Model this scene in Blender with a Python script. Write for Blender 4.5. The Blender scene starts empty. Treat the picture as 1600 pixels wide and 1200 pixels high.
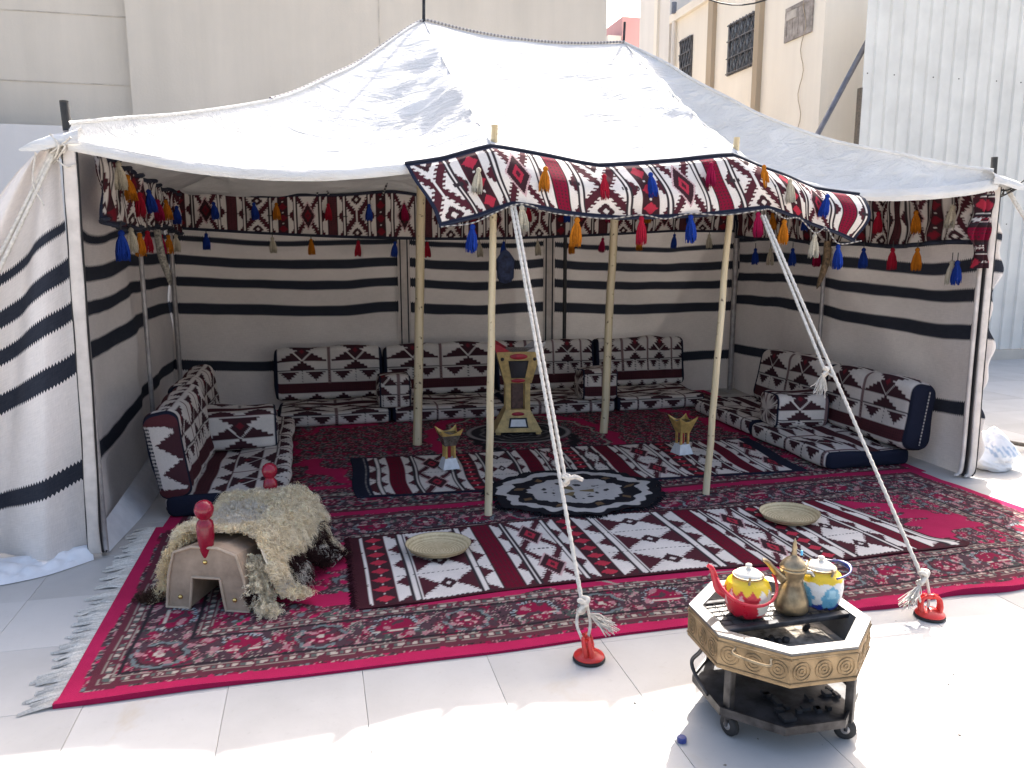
import bpy, bmesh, math, random
import numpy as np
from mathutils import Vector, Matrix

random.seed(7)
RNG = np.random.default_rng(11)
SC = bpy.context.scene
COL = SC.collection
rad = math.radians

# ------------------------------------------------------------------ camera
cam_d = bpy.data.cameras.new('camera')
cam_d.sensor_fit = 'HORIZONTAL'
cam_d.sensor_width = 36.0
cam_d.lens = 1240.0 / 1600.0 * 36.0
cam_d.clip_start = 0.05
cam_d.clip_end = 500.0
cam = bpy.data.objects.new('camera', cam_d)
COL.objects.link(cam)
cam.location = (0, 0, 1.55)
cam.rotation_euler = (rad(90 - 9.612), 0, rad(-13.847))
SC.camera = cam

# ------------------------------------------------------------------ sky, sun, exposure
SUN_TO = Vector((0.416, 0.602, 0.682)).normalized()      # from the ground towards the sun
world = bpy.data.worlds.new('World')
SC.world = world
world.use_nodes = True
wn = world.node_tree
bg = wn.nodes['Background']
sky = wn.nodes.new('ShaderNodeTexSky')
sky.sky_type = 'NISHITA'
sky.sun_disc = False
sky.sun_elevation = math.asin(SUN_TO.z)
sky.sun_rotation = math.atan2(SUN_TO.x, SUN_TO.y)
sky.dust_density = 7.0
sky.ozone_density = 0.0
sky.air_density = 1.0
wn.links.new(sky.outputs[0], bg.inputs[0])
bg.inputs[1].default_value = 0.135
sun_d = bpy.data.lights.new('sun', 'SUN')
sun_d.energy = 4.0
sun_d.angle = rad(0.6)
sun_d.color = (1.0, 0.95, 0.88)
sun = bpy.data.objects.new('sun', sun_d)
COL.objects.link(sun)
sun.rotation_euler = SUN_TO.to_track_quat('Z', 'Y').to_euler()
SC.view_settings.view_transform = 'Standard'
SC.view_settings.look = 'None'
SC.view_settings.gamma = 1.0
SC.view_settings.use_curve_mapping = False
SC.view_settings.exposure = 1.75
SC.cycles.max_bounces = 8
SC.cycles.diffuse_bounces = 5
SC.cycles.transparent_max_bounces = 8
SC.cycles.sample_clamp_indirect = 6.0

# ------------------------------------------------------------------ material helpers
MATS = {}
def new_mat(name):
    m = bpy.data.materials.new(name)
    m.use_nodes = True
    nt = m.node_tree
    b = nt.nodes['Principled BSDF']
    return m, nt, b

def N(nt, kind, **kw):
    n = nt.nodes.new(kind)
    for k, v in kw.items():
        if k == 'op': n.operation = v
        else: setattr(n, k, v)
    return n

def mathn(nt, op, a, b=None, clamp=False):
    n = nt.nodes.new('ShaderNodeMath')
    n.operation = op
    n.use_clamp = clamp
    for i, x in enumerate((a, b)):
        if x is None: continue
        if isinstance(x, (int, float)): n.inputs[i].default_value = x
        else: nt.links.new(x, n.inputs[i])
    return n.outputs[0]

def mixc(nt, fac, a, b, blend='MIX'):
    n = nt.nodes.new('ShaderNodeMix')
    n.data_type = 'RGBA'
    n.blend_type = blend
    for i, x in ((0, fac), (6, a), (7, b)):
        if isinstance(x, (int, float)): n.inputs[i].default_value = x
        elif isinstance(x, (tuple, list)): n.inputs[i].default_value = (x[0], x[1], x[2], 1)
        else: nt.links.new(x, n.inputs[i])
    return n.outputs[2]

def noise(nt, scale, detail=3, rough=0.55, vec=None, dist=0.0):
    n = nt.nodes.new('ShaderNodeTexNoise')
    n.inputs['Scale'].default_value = scale
    n.inputs['Detail'].default_value = detail
    n.inputs['Roughness'].default_value = rough
    n.inputs['Distortion'].default_value = dist
    if vec is not None: nt.links.new(vec, n.inputs['Vector'])
    return n.outputs[0]

def ramp(nt, fac, stops):
    n = nt.nodes.new('ShaderNodeValToRGB')
    el = n.color_ramp.elements
    while len(el) < len(stops): el.new(0.5)
    for e, (p, c) in zip(el, stops):
        e.position = p
        e.color = (c[0], c[1], c[2], 1) if isinstance(c, (tuple, list)) else (c, c, c, 1)
    nt.links.new(fac, n.inputs[0])
    return n.outputs[0]

def bump(nt, b, height, strength=0.3, dist=0.01):
    n = nt.nodes.new('ShaderNodeBump')
    n.inputs['Strength'].default_value = strength
    n.inputs['Distance'].default_value = dist
    nt.links.new(height, n.inputs['Height'])
    nt.links.new(n.outputs[0], b.inputs['Normal'])

def objcoord(nt, which='Object'):
    return nt.nodes.new('ShaderNodeTexCoord').outputs[which]

def simple(name, col, rough=0.7, metal=0.0, var=0.12, nscale=8.0, bumps=0.0, bscale=60.0, spec=0.5, dark=None):
    if name in MATS: return MATS[name]
    m, nt, b = new_mat(name)
    co = objcoord(nt)
    f = noise(nt, nscale, 4, 0.6, co)
    c2 = dark if dark else tuple(x * (1 - 2.2 * var) for x in col)
    c1 = tuple(min(1, x * (1 + var)) for x in col)
    nt.links.new(ramp(nt, f, [(0.3, c2), (0.65, c1)]), b.inputs['Base Color'])
    b.inputs['Roughness'].default_value = rough
    b.inputs['Metallic'].default_value = metal
    b.inputs['Specular IOR Level'].default_value = spec
    if bumps: bump(nt, b, noise(nt, bscale, 3, 0.6, co), bumps, 0.004)
    MATS[name] = m
    return m

# woven cloth whose colours come from a per-vertex pattern
m, nt, b = new_mat('woven_textile')
at = N(nt, 'ShaderNodeAttribute', attribute_name='Col')
co = objcoord(nt)
wv = noise(nt, 260, 2, 0.6, co)
big = noise(nt, 5, 3, 0.6, co)
k = mathn(nt, 'ADD', mathn(nt, 'MULTIPLY', wv, 0.5), mathn(nt, 'MULTIPLY', big, 0.45))
k = mathn(nt, 'ADD', k, 0.52)
sc_ = N(nt, 'ShaderNodeVectorMath', operation='SCALE')
nt.links.new(at.outputs['Color'], sc_.inputs[0]); nt.links.new(k, sc_.inputs['Scale'])
nt.links.new(sc_.outputs[0], b.inputs['Base Color'])
b.inputs['Roughness'].default_value = 0.95
b.inputs['Specular IOR Level'].default_value = 0.12
b.inputs['Sheen Weight'].default_value = 0.0
b.inputs['Sheen Roughness'].default_value = 0.5
bump(nt, b, wv, 0.5, 0.004)
MATS['textile'] = m

# glossy painted things with a per-vertex pattern (enamel kettles)
m, nt, b = new_mat('painted_enamel')
at = N(nt, 'ShaderNodeAttribute', attribute_name='Col')
co = objcoord(nt)
g = noise(nt, 20, 4, 0.6, co)
chip = ramp(nt, noise(nt, 70, 3, 0.6, co), [(0.66, 0.0), (0.70, 1.0)])
sp_ = N(nt, 'ShaderNodeSeparateXYZ'); nt.links.new(co, sp_.inputs[0])
soot = mathn(nt, 'LESS_THAN', mathn(nt, 'ADD', sp_.outputs[2], mathn(nt, 'MULTIPLY', mathn(nt, 'SUBTRACT', noise(nt, 30, 3, 0.6, co), 0.5), 0.06)), 0.006)
ck = mixc(nt, mathn(nt, 'MULTIPLY', g, 0.45), at.outputs['Color'], (0.45, 0.4, 0.32), 'MULTIPLY')
ck = mixc(nt, mathn(nt, 'MULTIPLY', mathn(nt, 'MAXIMUM', chip, soot), 0.85), ck, (0.03, 0.025, 0.022))
nt.links.new(ck, b.inputs['Base Color'])
nt.links.new(ramp(nt, g, [(0.3, 0.18), (0.75, 0.5)]), b.inputs['Roughness'])
MATS['enamel'] = m

# plain pattern colours, no weave (rope, small objects)
m, nt, b = new_mat('coloured_yarn')
at = N(nt, 'ShaderNodeAttribute', attribute_name='Col')
co = objcoord(nt)
f = noise(nt, 150, 2, 0.6, co)
sc_ = N(nt, 'ShaderNodeVectorMath', operation='SCALE')
nt.links.new(at.outputs['Color'], sc_.inputs[0]); nt.links.new(mathn(nt, 'ADD', mathn(nt, 'MULTIPLY', f, 0.7), 0.6), sc_.inputs['Scale'])
nt.links.new(sc_.outputs[0], b.inputs['Base Color'])
b.inputs['Roughness'].default_value = 0.9
b.inputs['Specular IOR Level'].default_value = 0.1
bump(nt, b, f, 0.5, 0.004)
MATS['yarn'] = m

# soft wool: diffuse with light passing through the strands
m, nt, b = new_mat('wool_strand')
at = N(nt, 'ShaderNodeAttribute', attribute_name='Col')
nt.links.new(at.outputs['Color'], b.inputs['Base Color'])
b.inputs['Roughness'].default_value = 0.9; b.inputs['Specular IOR Level'].default_value = 0.15
tr = N(nt, 'ShaderNodeBsdfTranslucent'); nt.links.new(at.outputs['Color'], tr.inputs[0])
mx = N(nt, 'ShaderNodeMixShader'); mx.inputs[0].default_value = 0.4
nt.links.new(b.outputs[0], mx.inputs[1]); nt.links.new(tr.outputs[0], mx.inputs[2])
nt.links.new(mx.outputs[0], nt.nodes['Material Output'].inputs[0])
MATS['wool'] = m

# striped tent wall: uv in metres
STRIPES = [(1.665, .026), (1.465, .046), (1.265, .044), (1.015, .053), (0.475, .050)]
def wall_mat(name, base, transl=0.12):
    m, nt, b = new_mat(name)
    uv = N(nt, 'ShaderNodeUVMap').outputs[0]
    sep = N(nt, 'ShaderNodeSeparateXYZ'); nt.links.new(uv, sep.inputs[0])
    u, v = sep.outputs[0], sep.outputs[1]
    co = objcoord(nt)
    wob = mathn(nt, 'MULTIPLY', mathn(nt, 'SUBTRACT', noise(nt, 1.4, 2, 0.5, uv), 0.5), 0.055)
    v2 = mathn(nt, 'ADD', v, wob)
    tooth = mathn(nt, 'MULTIPLY', mathn(nt, 'PINGPONG', u, 0.011), 1.5)
    mask = None
    for c, h in STRIPES:
        d = mathn(nt, 'ABSOLUTE', mathn(nt, 'SUBTRACT', v2, c))
        s = mathn(nt, 'LESS_THAN', mathn(nt, 'ADD', d, tooth), h + 0.008)
        mask = s if mask is None else mathn(nt, 'MAXIMUM', mask, s)
    sc1 = N(nt, 'ShaderNodeMapping'); sc1.inputs['Scale'].default_value = (14, 160, 1); nt.links.new(uv, sc1.inputs[0])
    sc2 = N(nt, 'ShaderNodeMapping'); sc2.inputs['Scale'].default_value = (220, 22, 1); nt.links.new(uv, sc2.inputs[0])
    n1 = noise(nt, 1.0, 3, 0.6, sc1.outputs[0])
    n2 = noise(nt, 1.0, 3, 0.6, sc2.outputs[0])
    n3 = noise(nt, 1.6, 4, 0.6, co)
    wv = mathn(nt, 'ADD', mathn(nt, 'MULTIPLY', n1, 0.5), mathn(nt, 'MULTIPLY', n2, 0.5))
    tone = mathn(nt, 'ADD', mathn(nt, 'MULTIPLY', wv, 0.6), mathn(nt, 'MULTIPLY', n3, 0.4))
    cream = ramp(nt, tone, [(0.34, tuple(x * 0.70 for x in base)), (0.68, base)])
    dark = ramp(nt, wv, [(0.3, (0.020, 0.023, 0.034)), (0.75, (0.042, 0.047, 0.062))])
    colr = mixc(nt, mask, cream, dark)
    nt.links.new(colr, b.inputs['Base Color'])
    b.inputs['Roughness'].default_value = 0.95
    b.inputs['Specular IOR Level'].default_value = 0.1
    bump(nt, b, wv, 0.6, 0.006)
    if transl:
        tr = N(nt, 'ShaderNodeBsdfTranslucent'); nt.links.new(colr, tr.inputs[0])
        mx = N(nt, 'ShaderNodeMixShader'); mx.inputs[0].default_value = transl
        nt.links.new(b.outputs[0], mx.inputs[1]); nt.links.new(tr.outputs[0], mx.inputs[2])
        nt.links.new(mx.outputs[0], nt.nodes['Material Output'].inputs[0])
    return m
MATS['wall'] = wall_mat('striped_tent_cloth', (0.82, 0.765, 0.73), 0.03)

# canopy canvas
m, nt, b = new_mat('white_canvas')
co = objcoord(nt)
mp = N(nt, 'ShaderNodeMapping'); mp.inputs['Scale'].default_value = (1.2, 4.5, 4.5); nt.links.new(co, mp.inputs[0])
n1 = noise(nt, 2.2, 5, 0.62, mp.outputs[0], 0.6)
n2 = noise(nt, 1.1, 4, 0.6, co)
n3 = noise(nt, 160, 2, 0.6, co)
cc = ramp(nt, mathn(nt, 'ADD', mathn(nt, 'MULTIPLY', n1, 0.45), mathn(nt, 'MULTIPLY', n2, 0.55)), [(0.33, (0.53, 0.522, 0.51)), (0.6, (0.67, 0.663, 0.65))])
nt.links.new(cc, b.inputs['Base Color'])
b.inputs['Roughness'].default_value = 0.9
b.inputs['Specular IOR Level'].default_value = 0.1
hh = mathn(nt, 'ADD', mathn(nt, 'MULTIPLY', n1, 1.0), mathn(nt, 'MULTIPLY', n3, 0.06))
bump(nt, b, hh, 0.75, 0.05)
tr = N(nt, 'ShaderNodeBsdfTranslucent'); tr.inputs[0].default_value = (0.62, 0.57, 0.52, 1)
mx = N(nt, 'ShaderNodeMixShader'); mx.inputs[0].default_value = 0.008
nt.links.new(b.outputs[0], mx.inputs[1]); nt.links.new(tr.outputs[0], mx.inputs[2])
nt.links.new(mx.outputs[0], nt.nodes['Material Output'].inputs[0])
MATS['canvas'] = m

# stone floor tiles
m, nt, b = new_mat('stone_tile')
co = objcoord(nt, 'Object')
oi = N(nt, 'ShaderNodeObjectInfo')
ad = N(nt, 'ShaderNodeVectorMath', operation='ADD')
nt.links.new(co, ad.inputs[0])
geo = N(nt, 'ShaderNodeNewGeometry')
nt.links.new(oi.outputs['Location'], ad.inputs[1])
n1 = noise(nt, 3.0, 5, 0.6, ad.outputs[0])
n2 = noise(nt, 40.0, 3, 0.7, ad.outputs[0])
n3 = noise(nt, 0.7, 3, 0.6, ad.outputs[0])
t = mathn(nt, 'ADD', mathn(nt, 'MULTIPLY', n1, 0.5), mathn(nt, 'MULTIPLY', n3, 0.5))
t = mathn(nt, 'ADD', t, mathn(nt, 'MULTIPLY', mathn(nt, 'SUBTRACT', oi.outputs['Random'], 0.5), 0.30))
c = ramp(nt, t, [(0.3, (0.39, 0.382, 0.37)), (0.65, (0.50, 0.492, 0.48))])
c = mixc(nt, mathn(nt, 'MULTIPLY', ramp(nt, n2, [(0.60, 0.0), (0.78, 1.0)]), 0.22), c, (0.25, 0.23, 0.2))
# worn, sandy patches
n4 = noise(nt, 1.3, 5, 0.75, ad.outputs[0], 1.0)
c = mixc(nt, mathn(nt, 'MULTIPLY', ramp(nt, n4, [(0.62, 0.0), (0.74, 1.0)]), 0.5), c, (0.42, 0.36, 0.28))
nt.links.new(c, b.inputs['Base Color'])
b.inputs['Roughness'].default_value = 0.55
b.inputs['Specular IOR Level'].default_value = 0.35
bump(nt, b, mathn(nt, 'ADD', n1, mathn(nt, 'MULTIPLY', n2, 0.3)), 0.12, 0.01)
MATS['tile'] = m

def plaster(name, c1, c2, streak=0.5):
    m, nt, b = new_mat(name)
    co = objcoord(nt)
    mp = N(nt, 'ShaderNodeMapping'); mp.inputs['Scale'].default_value = (3.0, 3.0, 0.25); nt.links.new(co, mp.inputs[0])
    n1 = noise(nt, 0.9, 5, 0.65, mp.outputs[0])
    n2 = noise(nt, 0.6, 4, 0.6, co)
    n3 = noise(nt, 30, 4, 0.7, co)
    t = mathn(nt, 'ADD', mathn(nt, 'MULTIPLY', n1, streak), mathn(nt, 'MULTIPLY', n2, 1 - streak))
    nt.links.new(ramp(nt, t, [(0.32, c2), (0.62, c1)]), b.inputs['Base Color'])
    b.inputs['Roughness'].default_value = 0.95
    b.inputs['Specular IOR Level'].default_value = 0.15
    bump(nt, b, n3, 0.25, 0.01)
    MATS[name] = m
    return m
plaster('plaster_back', (0.57, 0.52, 0.455), (0.48, 0.44, 0.385))
plaster('plaster_lower', (0.58, 0.57, 0.575), (0.52, 0.51, 0.51), 0.3)
plaster('plaster_cream', (0.80, 0.735, 0.635), (0.72, 0.655, 0.56), 0.6)
plaster('plaster_pilaster', (0.42, 0.34, 0.25), (0.34, 0.275, 0.2), 0.5)
plaster('plaster_pink', (0.55, 0.33, 0.33), (0.48, 0.28, 0.28), 0.4)
plaster('plaster_white', (0.72, 0.68, 0.63), (0.62, 0.58, 0.53), 0.5)
simple('sheet_metal', (0.64, 0.635, 0.605), 0.45, 0.0, 0.05, 2.0, 0.05, 30)
simple('dark_metal', (0.035, 0.036, 0.042), 0.5, 0.6, 0.3, 30, 0.2, 90)
simple('window_dark', (0.03, 0.035, 0.045), 0.25, 0.0, 0.2, 4)
simple('window_bars', (0.10, 0.095, 0.10), 0.5, 0.4, 0.2, 20)
simple('shutter_wood', (0.30, 0.265, 0.24), 0.8, 0.0, 0.25, 9)
simple('grey_pipe', (0.16, 0.16, 0.18), 0.4, 0.6, 0.15, 9)
simple('steel_pole', (0.36, 0.34, 0.34), 0.45, 0.3, 0.15, 14)
simple('black_plastic', (0.012, 0.012, 0.014), 0.5, 0.0, 0.2, 20)
simple('plastic_white', (0.70, 0.72, 0.76), 0.35, 0.0, 0.07, 6, 0.2, 20)
simple('red_plastic', (0.62, 0.035, 0.03), 0.28, 0.0, 0.10, 10)
simple('rubber', (0.02, 0.02, 0.022), 0.7, 0.0, 0.2, 30)
simple('rim_steel', (0.135, 0.132, 0.13), 0.55, 0.3, 0.25, 16, 0.15, 60, dark=(0.09, 0.09, 0.09))
simple('sooty_steel', (0.05, 0.05, 0.055), 0.6, 0.5, 0.4, 12, 0.3, 60)
simple('frame_steel', (0.075, 0.07, 0.07), 0.5, 0.7, 0.3, 20, 0.1, 80)
simple('brass_old', (0.33, 0.26, 0.165), 0.36, 0.8, 0.28, 14, 0.12, 50, dark=(0.12, 0.09, 0.06))
simple('brass_stud', (0.75, 0.55, 0.2), 0.25, 0.9, 0.1, 9)
simple('gold_paint', (0.55, 0.37, 0.12), 0.4, 0.4, 0.18, 20, 0.1, 60)
simple('burner_wood', (0.52, 0.37, 0.15), 0.5, 0.1, 0.16, 22, 0.15, 80)
simple('burner_side', (0.10, 0.05, 0.045), 0.5, 0.0, 0.3, 22)
simple('mirror_dark', (0.12, 0.12, 0.13), 0.12, 0.7, 0.1, 6)
simple('dark_red_paint', (0.36, 0.015, 0.035), 0.4, 0.0, 0.15, 20)
simple('red_lacquer', (0.24, 0.007, 0.026), 0.22, 0.0, 0.12, 18, 0.2, 70)
simple('suede', (0.36, 0.275, 0.205), 0.92, 0.0, 0.14, 10, 0.25, 160, 0.1)
simple('suede_piping', (0.44, 0.345, 0.26), 0.9, 0.0, 0.08, 20, 0.1, 90, 0.1)
simple('rope_white', (0.62, 0.58, 0.52), 0.95, 0.0, 0.12, 60, 0.5, 200, 0.1)
simple('cable_black', (0.02, 0.02, 0.022), 0.6, 0.0, 0.1, 20)
simple('hose_brown', (0.12, 0.095, 0.07), 0.6, 0.0, 0.2, 30)
simple('cap_blue', (0.03, 0.05, 0.22), 0.4, 0.0, 0.15, 30)
simple('label_white', (0.7, 0.72, 0.75), 0.4, 0.0, 0.06, 30)
simple('wool_skin', (0.70, 0.64, 0.53), 0.95, 0.0, 0.15, 8, 0.3, 60, 0.1)
simple('horn_brown', (0.22, 0.15, 0.085), 0.6, 0.0, 0.4, 25, 0.3, 60)
simple('net_navy', (0.03, 0.045, 0.11), 0.8, 0.0, 0.3, 18)
simple('sleeve_cloth', (0.60, 0.55, 0.51), 0.95, 0.0, 0.08, 10, 0.2, 160, 0.1)
simple('ash', (0.42, 0.38, 0.33), 0.95, 0.0, 0.3, 22, 0.6, 70, 0.05, dark=(0.06, 0.055, 0.05))

# bamboo / pale wooden poles
m, nt, b = new_mat('pale_pole')
co = objcoord(nt)
mp = N(nt, 'ShaderNodeMapping'); mp.inputs['Scale'].default_value = (30, 30, 1.2); nt.links.new(co, mp.inputs[0])
n1 = noise(nt, 1.0, 4, 0.6, mp.outputs[0])
n2 = noise(nt, 26.0, 2, 0.5, co)
c = ramp(nt, n1, [(0.3, (0.46, 0.37, 0.22)), (0.7, (0.60, 0.52, 0.36))])
c = mixc(nt, ramp(nt, n2, [(0.66, 0.0), (0.74, 1.0)]), c, (0.10, 0.07, 0.04))
nt.links.new(c, b.inputs['Base Color']); b.inputs['Roughness'].default_value = 0.5
MATS['pole'] = m

# embossed brass skirt: rows of rings
m, nt, b = new_mat('embossed_brass')
uv = N(nt, 'ShaderNodeUVMap').outputs[0]
co = objcoord(nt)
n1 = noise(nt, 18, 4, 0.6, co)
n2 = noise(nt, 90, 3, 0.7, co)
nt.links.new(ramp(nt, n1, [(0.3, (0.17, 0.115, 0.06)), (0.68, (0.36, 0.25, 0.135))]), b.inputs['Base Color'])
b.inputs['Metallic'].default_value = 0.35
b.inputs['Roughness'].default_value = 0.55
bump(nt, b, mathn(nt, 'ADD', n1, mathn(nt, 'MULTIPLY', n2, 0.3)), 0.3, 0.004)
MATS['emboss'] = m

# straw
m, nt, b = new_mat('woven_straw')
co = objcoord(nt)
sp = N(nt, 'ShaderNodeSeparateXYZ'); nt.links.new(co, sp.inputs[0])
r = mathn(nt, 'SQRT', mathn(nt, 'ADD', mathn(nt, 'POWER', sp.outputs[0], 2), mathn(nt, 'POWER', sp.outputs[1], 2)))
rg = mathn(nt, 'PINGPONG', r, 0.007)
n1 = noise(nt, 90, 3, 0.6, co)
n2 = noise(nt, 9, 3, 0.6, co)
t = mathn(nt, 'ADD', mathn(nt, 'MULTIPLY', rg, 40), mathn(nt, 'ADD', mathn(nt, 'MULTIPLY', n1, 0.45), mathn(nt, 'MULTIPLY', n2, 0.35)))
nt.links.new(ramp(nt, t, [(0.3, (0.33, 0.25, 0.13)), (0.75, (0.66, 0.55, 0.35))]), b.inputs['Base Color'])
b.inputs['Roughness'].default_value = 0.8
bump(nt, b, t, 0.7, 0.006)
MATS['straw'] = m

# translucent plastic bag
m, nt, b = new_mat('plastic_bag')
at = N(nt, 'ShaderNodeAttribute', attribute_name='Col')
nt.links.new(at.outputs['Color'], b.inputs['Base Color'])
b.inputs['Roughness'].default_value = 0.3
MATS['bag'] = m

# ------------------------------------------------------------------ mesh helpers
def tag(o, label=None, cat=None, group=None, kind=None):
    if label: o['label'] = label
    if cat: o['category'] = cat
    if group: o['group'] = group
    if kind: o['kind'] = kind
    return o

def empty(name, loc=(0, 0, 0), rz=0.0):
    o = bpy.data.objects.new(name, None)
    o.empty_display_size = 0.1
    o.location = loc
    o.rotation_euler = (0, 0, rz)
    COL.objects.link(o)
    return o

def mk(name, verts, faces, mat, parent=None, smooth=True, uv=None, col=None, loc=None, world=True):
    """verts in world coordinates when the parent is an unrotated Empty (world=True), else local"""
    me = bpy.data.meshes.new(name)
    V = np.asarray(verts, dtype=np.float64)
    if world and parent is not None:
        p = parent
        while p is not None:
            V = V - np.array(p.location); p = p.parent
    if loc is not None:
        V = V - np.array(loc)
    if isinstance(faces, np.ndarray):
        nF, k = faces.shape
        me.vertices.add(len(V)); me.vertices.foreach_set('co', V.astype(np.float32).ravel())
        me.loops.add(nF * k); me.loops.foreach_set('vertex_index', faces.astype(np.int32).ravel())
        me.polygons.add(nF); me.polygons.foreach_set('loop_start', np.arange(0, nF * k, k, dtype=np.int32))
        me.update(calc_edges=True)
    else:
        me.from_pydata([tuple(v) for v in V], [], [tuple(int(i) for i in f) for f in faces])
        me.update()
    if smooth:
        me.polygons.foreach_set('use_smooth', np.ones(len(me.polygons), dtype=bool))
    if uv is not None:
        li = np.zeros(len(me.loops), dtype=np.int32); me.loops.foreach_get('vertex_index', li)
        l = me.uv_layers.new(name='UVMap')
        l.data.foreach_set('uv', np.asarray(uv, dtype=np.float32)[li].ravel())
    if col is not None:
        c = np.ones((len(V), 4), dtype=np.float32); c[:, :3] = col
        a = me.color_attributes.new('Col', 'FLOAT_COLOR', 'POINT')
        a.data.foreach_set('color', c.ravel())
    if mat is not None: me.materials.append(MATS[mat] if isinstance(mat, str) else mat)
    o = bpy.data.objects.new(name, me)
    COL.objects.link(o)
    if loc is not None: o.location = loc
    if parent is not None: o.parent = parent
    return o

def gridfaces(nu, nv, closed_u=False, closed_v=False):
    """vertex index = i*nv + j ; i in 0..nu-1, j in 0..nv-1"""
    iu = np.arange(nu if closed_u else nu - 1); jv = np.arange(nv if closed_v else nv - 1)
    I, J = np.meshgrid(iu, jv, indexing='ij')
    I2 = (I + 1) % nu; J2 = (J + 1) % nv
    return np.stack([I * nv + J, I2 * nv + J, I2 * nv + J2, I * nv + J2], -1).reshape(-1, 4)

class MB:
    """collects pieces into one mesh"""
    def __init__(s): s.v = []; s.f = []; s.c = []; s.n = 0
    def add(s, v, f, col=None):
        v = np.asarray(v, float)
        s.v.append(v); s.f += [tuple(int(i) + s.n for i in q) for q in f]
        s.c.append(np.tile(np.array(col if col is not None else (1, 1, 1), float), (len(v), 1)) if col is None or np.ndim(col) == 1 else np.asarray(col, float))
        s.n += len(v)
        return s
    def box(s, lo, hi, col=None):
        x0, y0, z0 = lo; x1, y1, z1 = hi
        v = [(x0, y0, z0), (x1, y0, z0), (x1, y1, z0), (x0, y1, z0), (x0, y0, z1), (x1, y0, z1), (x1, y1, z1), (x0, y1, z1)]
        return s.add(v, [(0, 3, 2, 1), (4, 5, 6, 7), (0, 1, 5, 4), (1, 2, 6, 5), (2, 3, 7, 6), (3, 0, 4, 7)], col)
    def tube(s, pts, r, seg=8, col=None, cap=True):
        v, f = tube_geo(pts, r, seg, cap)
        return s.add(v, f, col)
    def lathe(s, prof, seg=24, c=(0, 0, 0), col=None):
        v, f = lathe_geo(prof, seg)
        return s.add(np.asarray(v) + np.array(c), f, col)
    def build(s, name, mat, parent=None, smooth=False, world=True, loc=None, usecol=False):
        return mk(name, np.concatenate(s.v), s.f, mat, parent, smooth, None, np.concatenate(s.c) if usecol else None, loc, world)

def tube_geo(pts, r, seg=8, cap=True):
    P = np.asarray(pts, float); n = len(P)
    R = np.full(n, r) if np.ndim(r) == 0 else np.asarray(r, float)
    T = np.gradient(P, axis=0); T /= np.linalg.norm(T, axis=1)[:, None] + 1e-12
    ref = np.array([0, 0, 1.0]) if abs(T[0][2]) < 0.9 else np.array([1.0, 0, 0])
    A = np.cross(T[0], ref); A /= np.linalg.norm(A)
    V = []
    for i in range(n):
        A = A - T[i] * (A @ T[i]); A /= np.linalg.norm(A) + 1e-12
        B = np.cross(T[i], A)
        for k in range(seg):
            a = 2 * math.pi * k / seg
            V.append(P[i] + R[i] * (math.cos(a) * A + math.sin(a) * B))
    F = [tuple(q) for q in gridfaces(n, seg, False, True)]
    if cap:
        F.append(tuple(range(seg))[::-1]); F.append(tuple((n - 1) * seg + k for k in range(seg)))
    return V, F

def lathe_geo(prof, seg=24):
    V = []
    for (r, z) in prof:
        for k in range(seg):
            a = 2 * math.pi * k / seg
            V.append((r * math.cos(a), r * math.sin(a), z))
    F = [tuple(q) for q in gridfaces(len(prof), seg, False, True)]
    F = [f[::-1] for f in F]
    F.append(tuple((len(prof) - 1) * seg + k for k in range(seg)))
    F.append(tuple(range(seg))[::-1])
    return V, F

def bezier(p, n=20):
    """Catmull-Rom through the points"""
    P = [np.asarray(x, float) for x in p]
    P = [2 * P[0] - P[1]] + P + [2 * P[-1] - P[-2]]
    out = []
    for i in range(1, len(P) - 2):
        for k in range(n):
            t = k / n
            out.append(0.5 * ((2 * P[i]) + (-P[i - 1] + P[i + 1]) * t + (2 * P[i - 1] - 5 * P[i] + 4 * P[i + 1] - P[i + 2]) * t * t + (-P[i - 1] + 3 * P[i] - 3 * P[i + 1] + P[i + 2]) * t ** 3))
    out.append(P[-2])
    return np.array(out)

def interp(x, xs, ys):
    return np.interp(x, xs, ys)

def smooth_interp(x, xs, ys):
    """monotone-ish cosine smoothing of a polyline"""
    x = np.asarray(x, float)
    c = bezier(np.column_stack([xs, ys]), 24)
    return np.interp(x, c[:, 0], c[:, 1])

def rbox(name, size, bev, mat, parent=None, loc=(0, 0, 0), rot=(0, 0, 0), seg=2, smooth=True):
    me = bpy.data.meshes.new(name)
    bm = bmesh.new()
    bmesh.ops.create_cube(bm, size=1.0)
    for v in bm.verts: v.co = Vector((v.co.x * size[0], v.co.y * size[1], v.co.z * size[2]))
    if bev: bmesh.ops.bevel(bm, geom=list(bm.edges), offset=bev, segments=seg, affect='EDGES', profile=0.5)
    bm.to_mesh(me); bm.free()
    if smooth and bev:
        me.polygons.foreach_set('use_smooth', np.ones(len(me.polygons), dtype=bool))
    me.materials.append(MATS[mat] if isinstance(mat, str) else mat)
    o = bpy.data.objects.new(name, me); COL.objects.link(o)
    o.location = loc; o.rotation_euler = rot
    if parent is not None: o.parent = parent
    return o

def fnoise(seed, n=24, lo=1.0, hi=6.0):
    """smooth random field from random Fourier waves"""
    g = np.random.default_rng(seed)
    ang = g.uniform(0, 2 * math.pi, n); fr = g.uniform(lo, hi, n); phs = g.uniform(0, 2 * math.pi, n); am = 1 / np.sqrt(fr)
    am /= math.sqrt((am ** 2).sum() / 2)
    def f(x, y):
        out = np.zeros(np.broadcast(x, y).shape)
        for a, k, p, w in zip(ang, fr, phs, am):
            out += w * np.sin(2 * math.pi * k * (x * math.cos(a) + y * math.sin(a)) + p)
        return out
    return f

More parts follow.
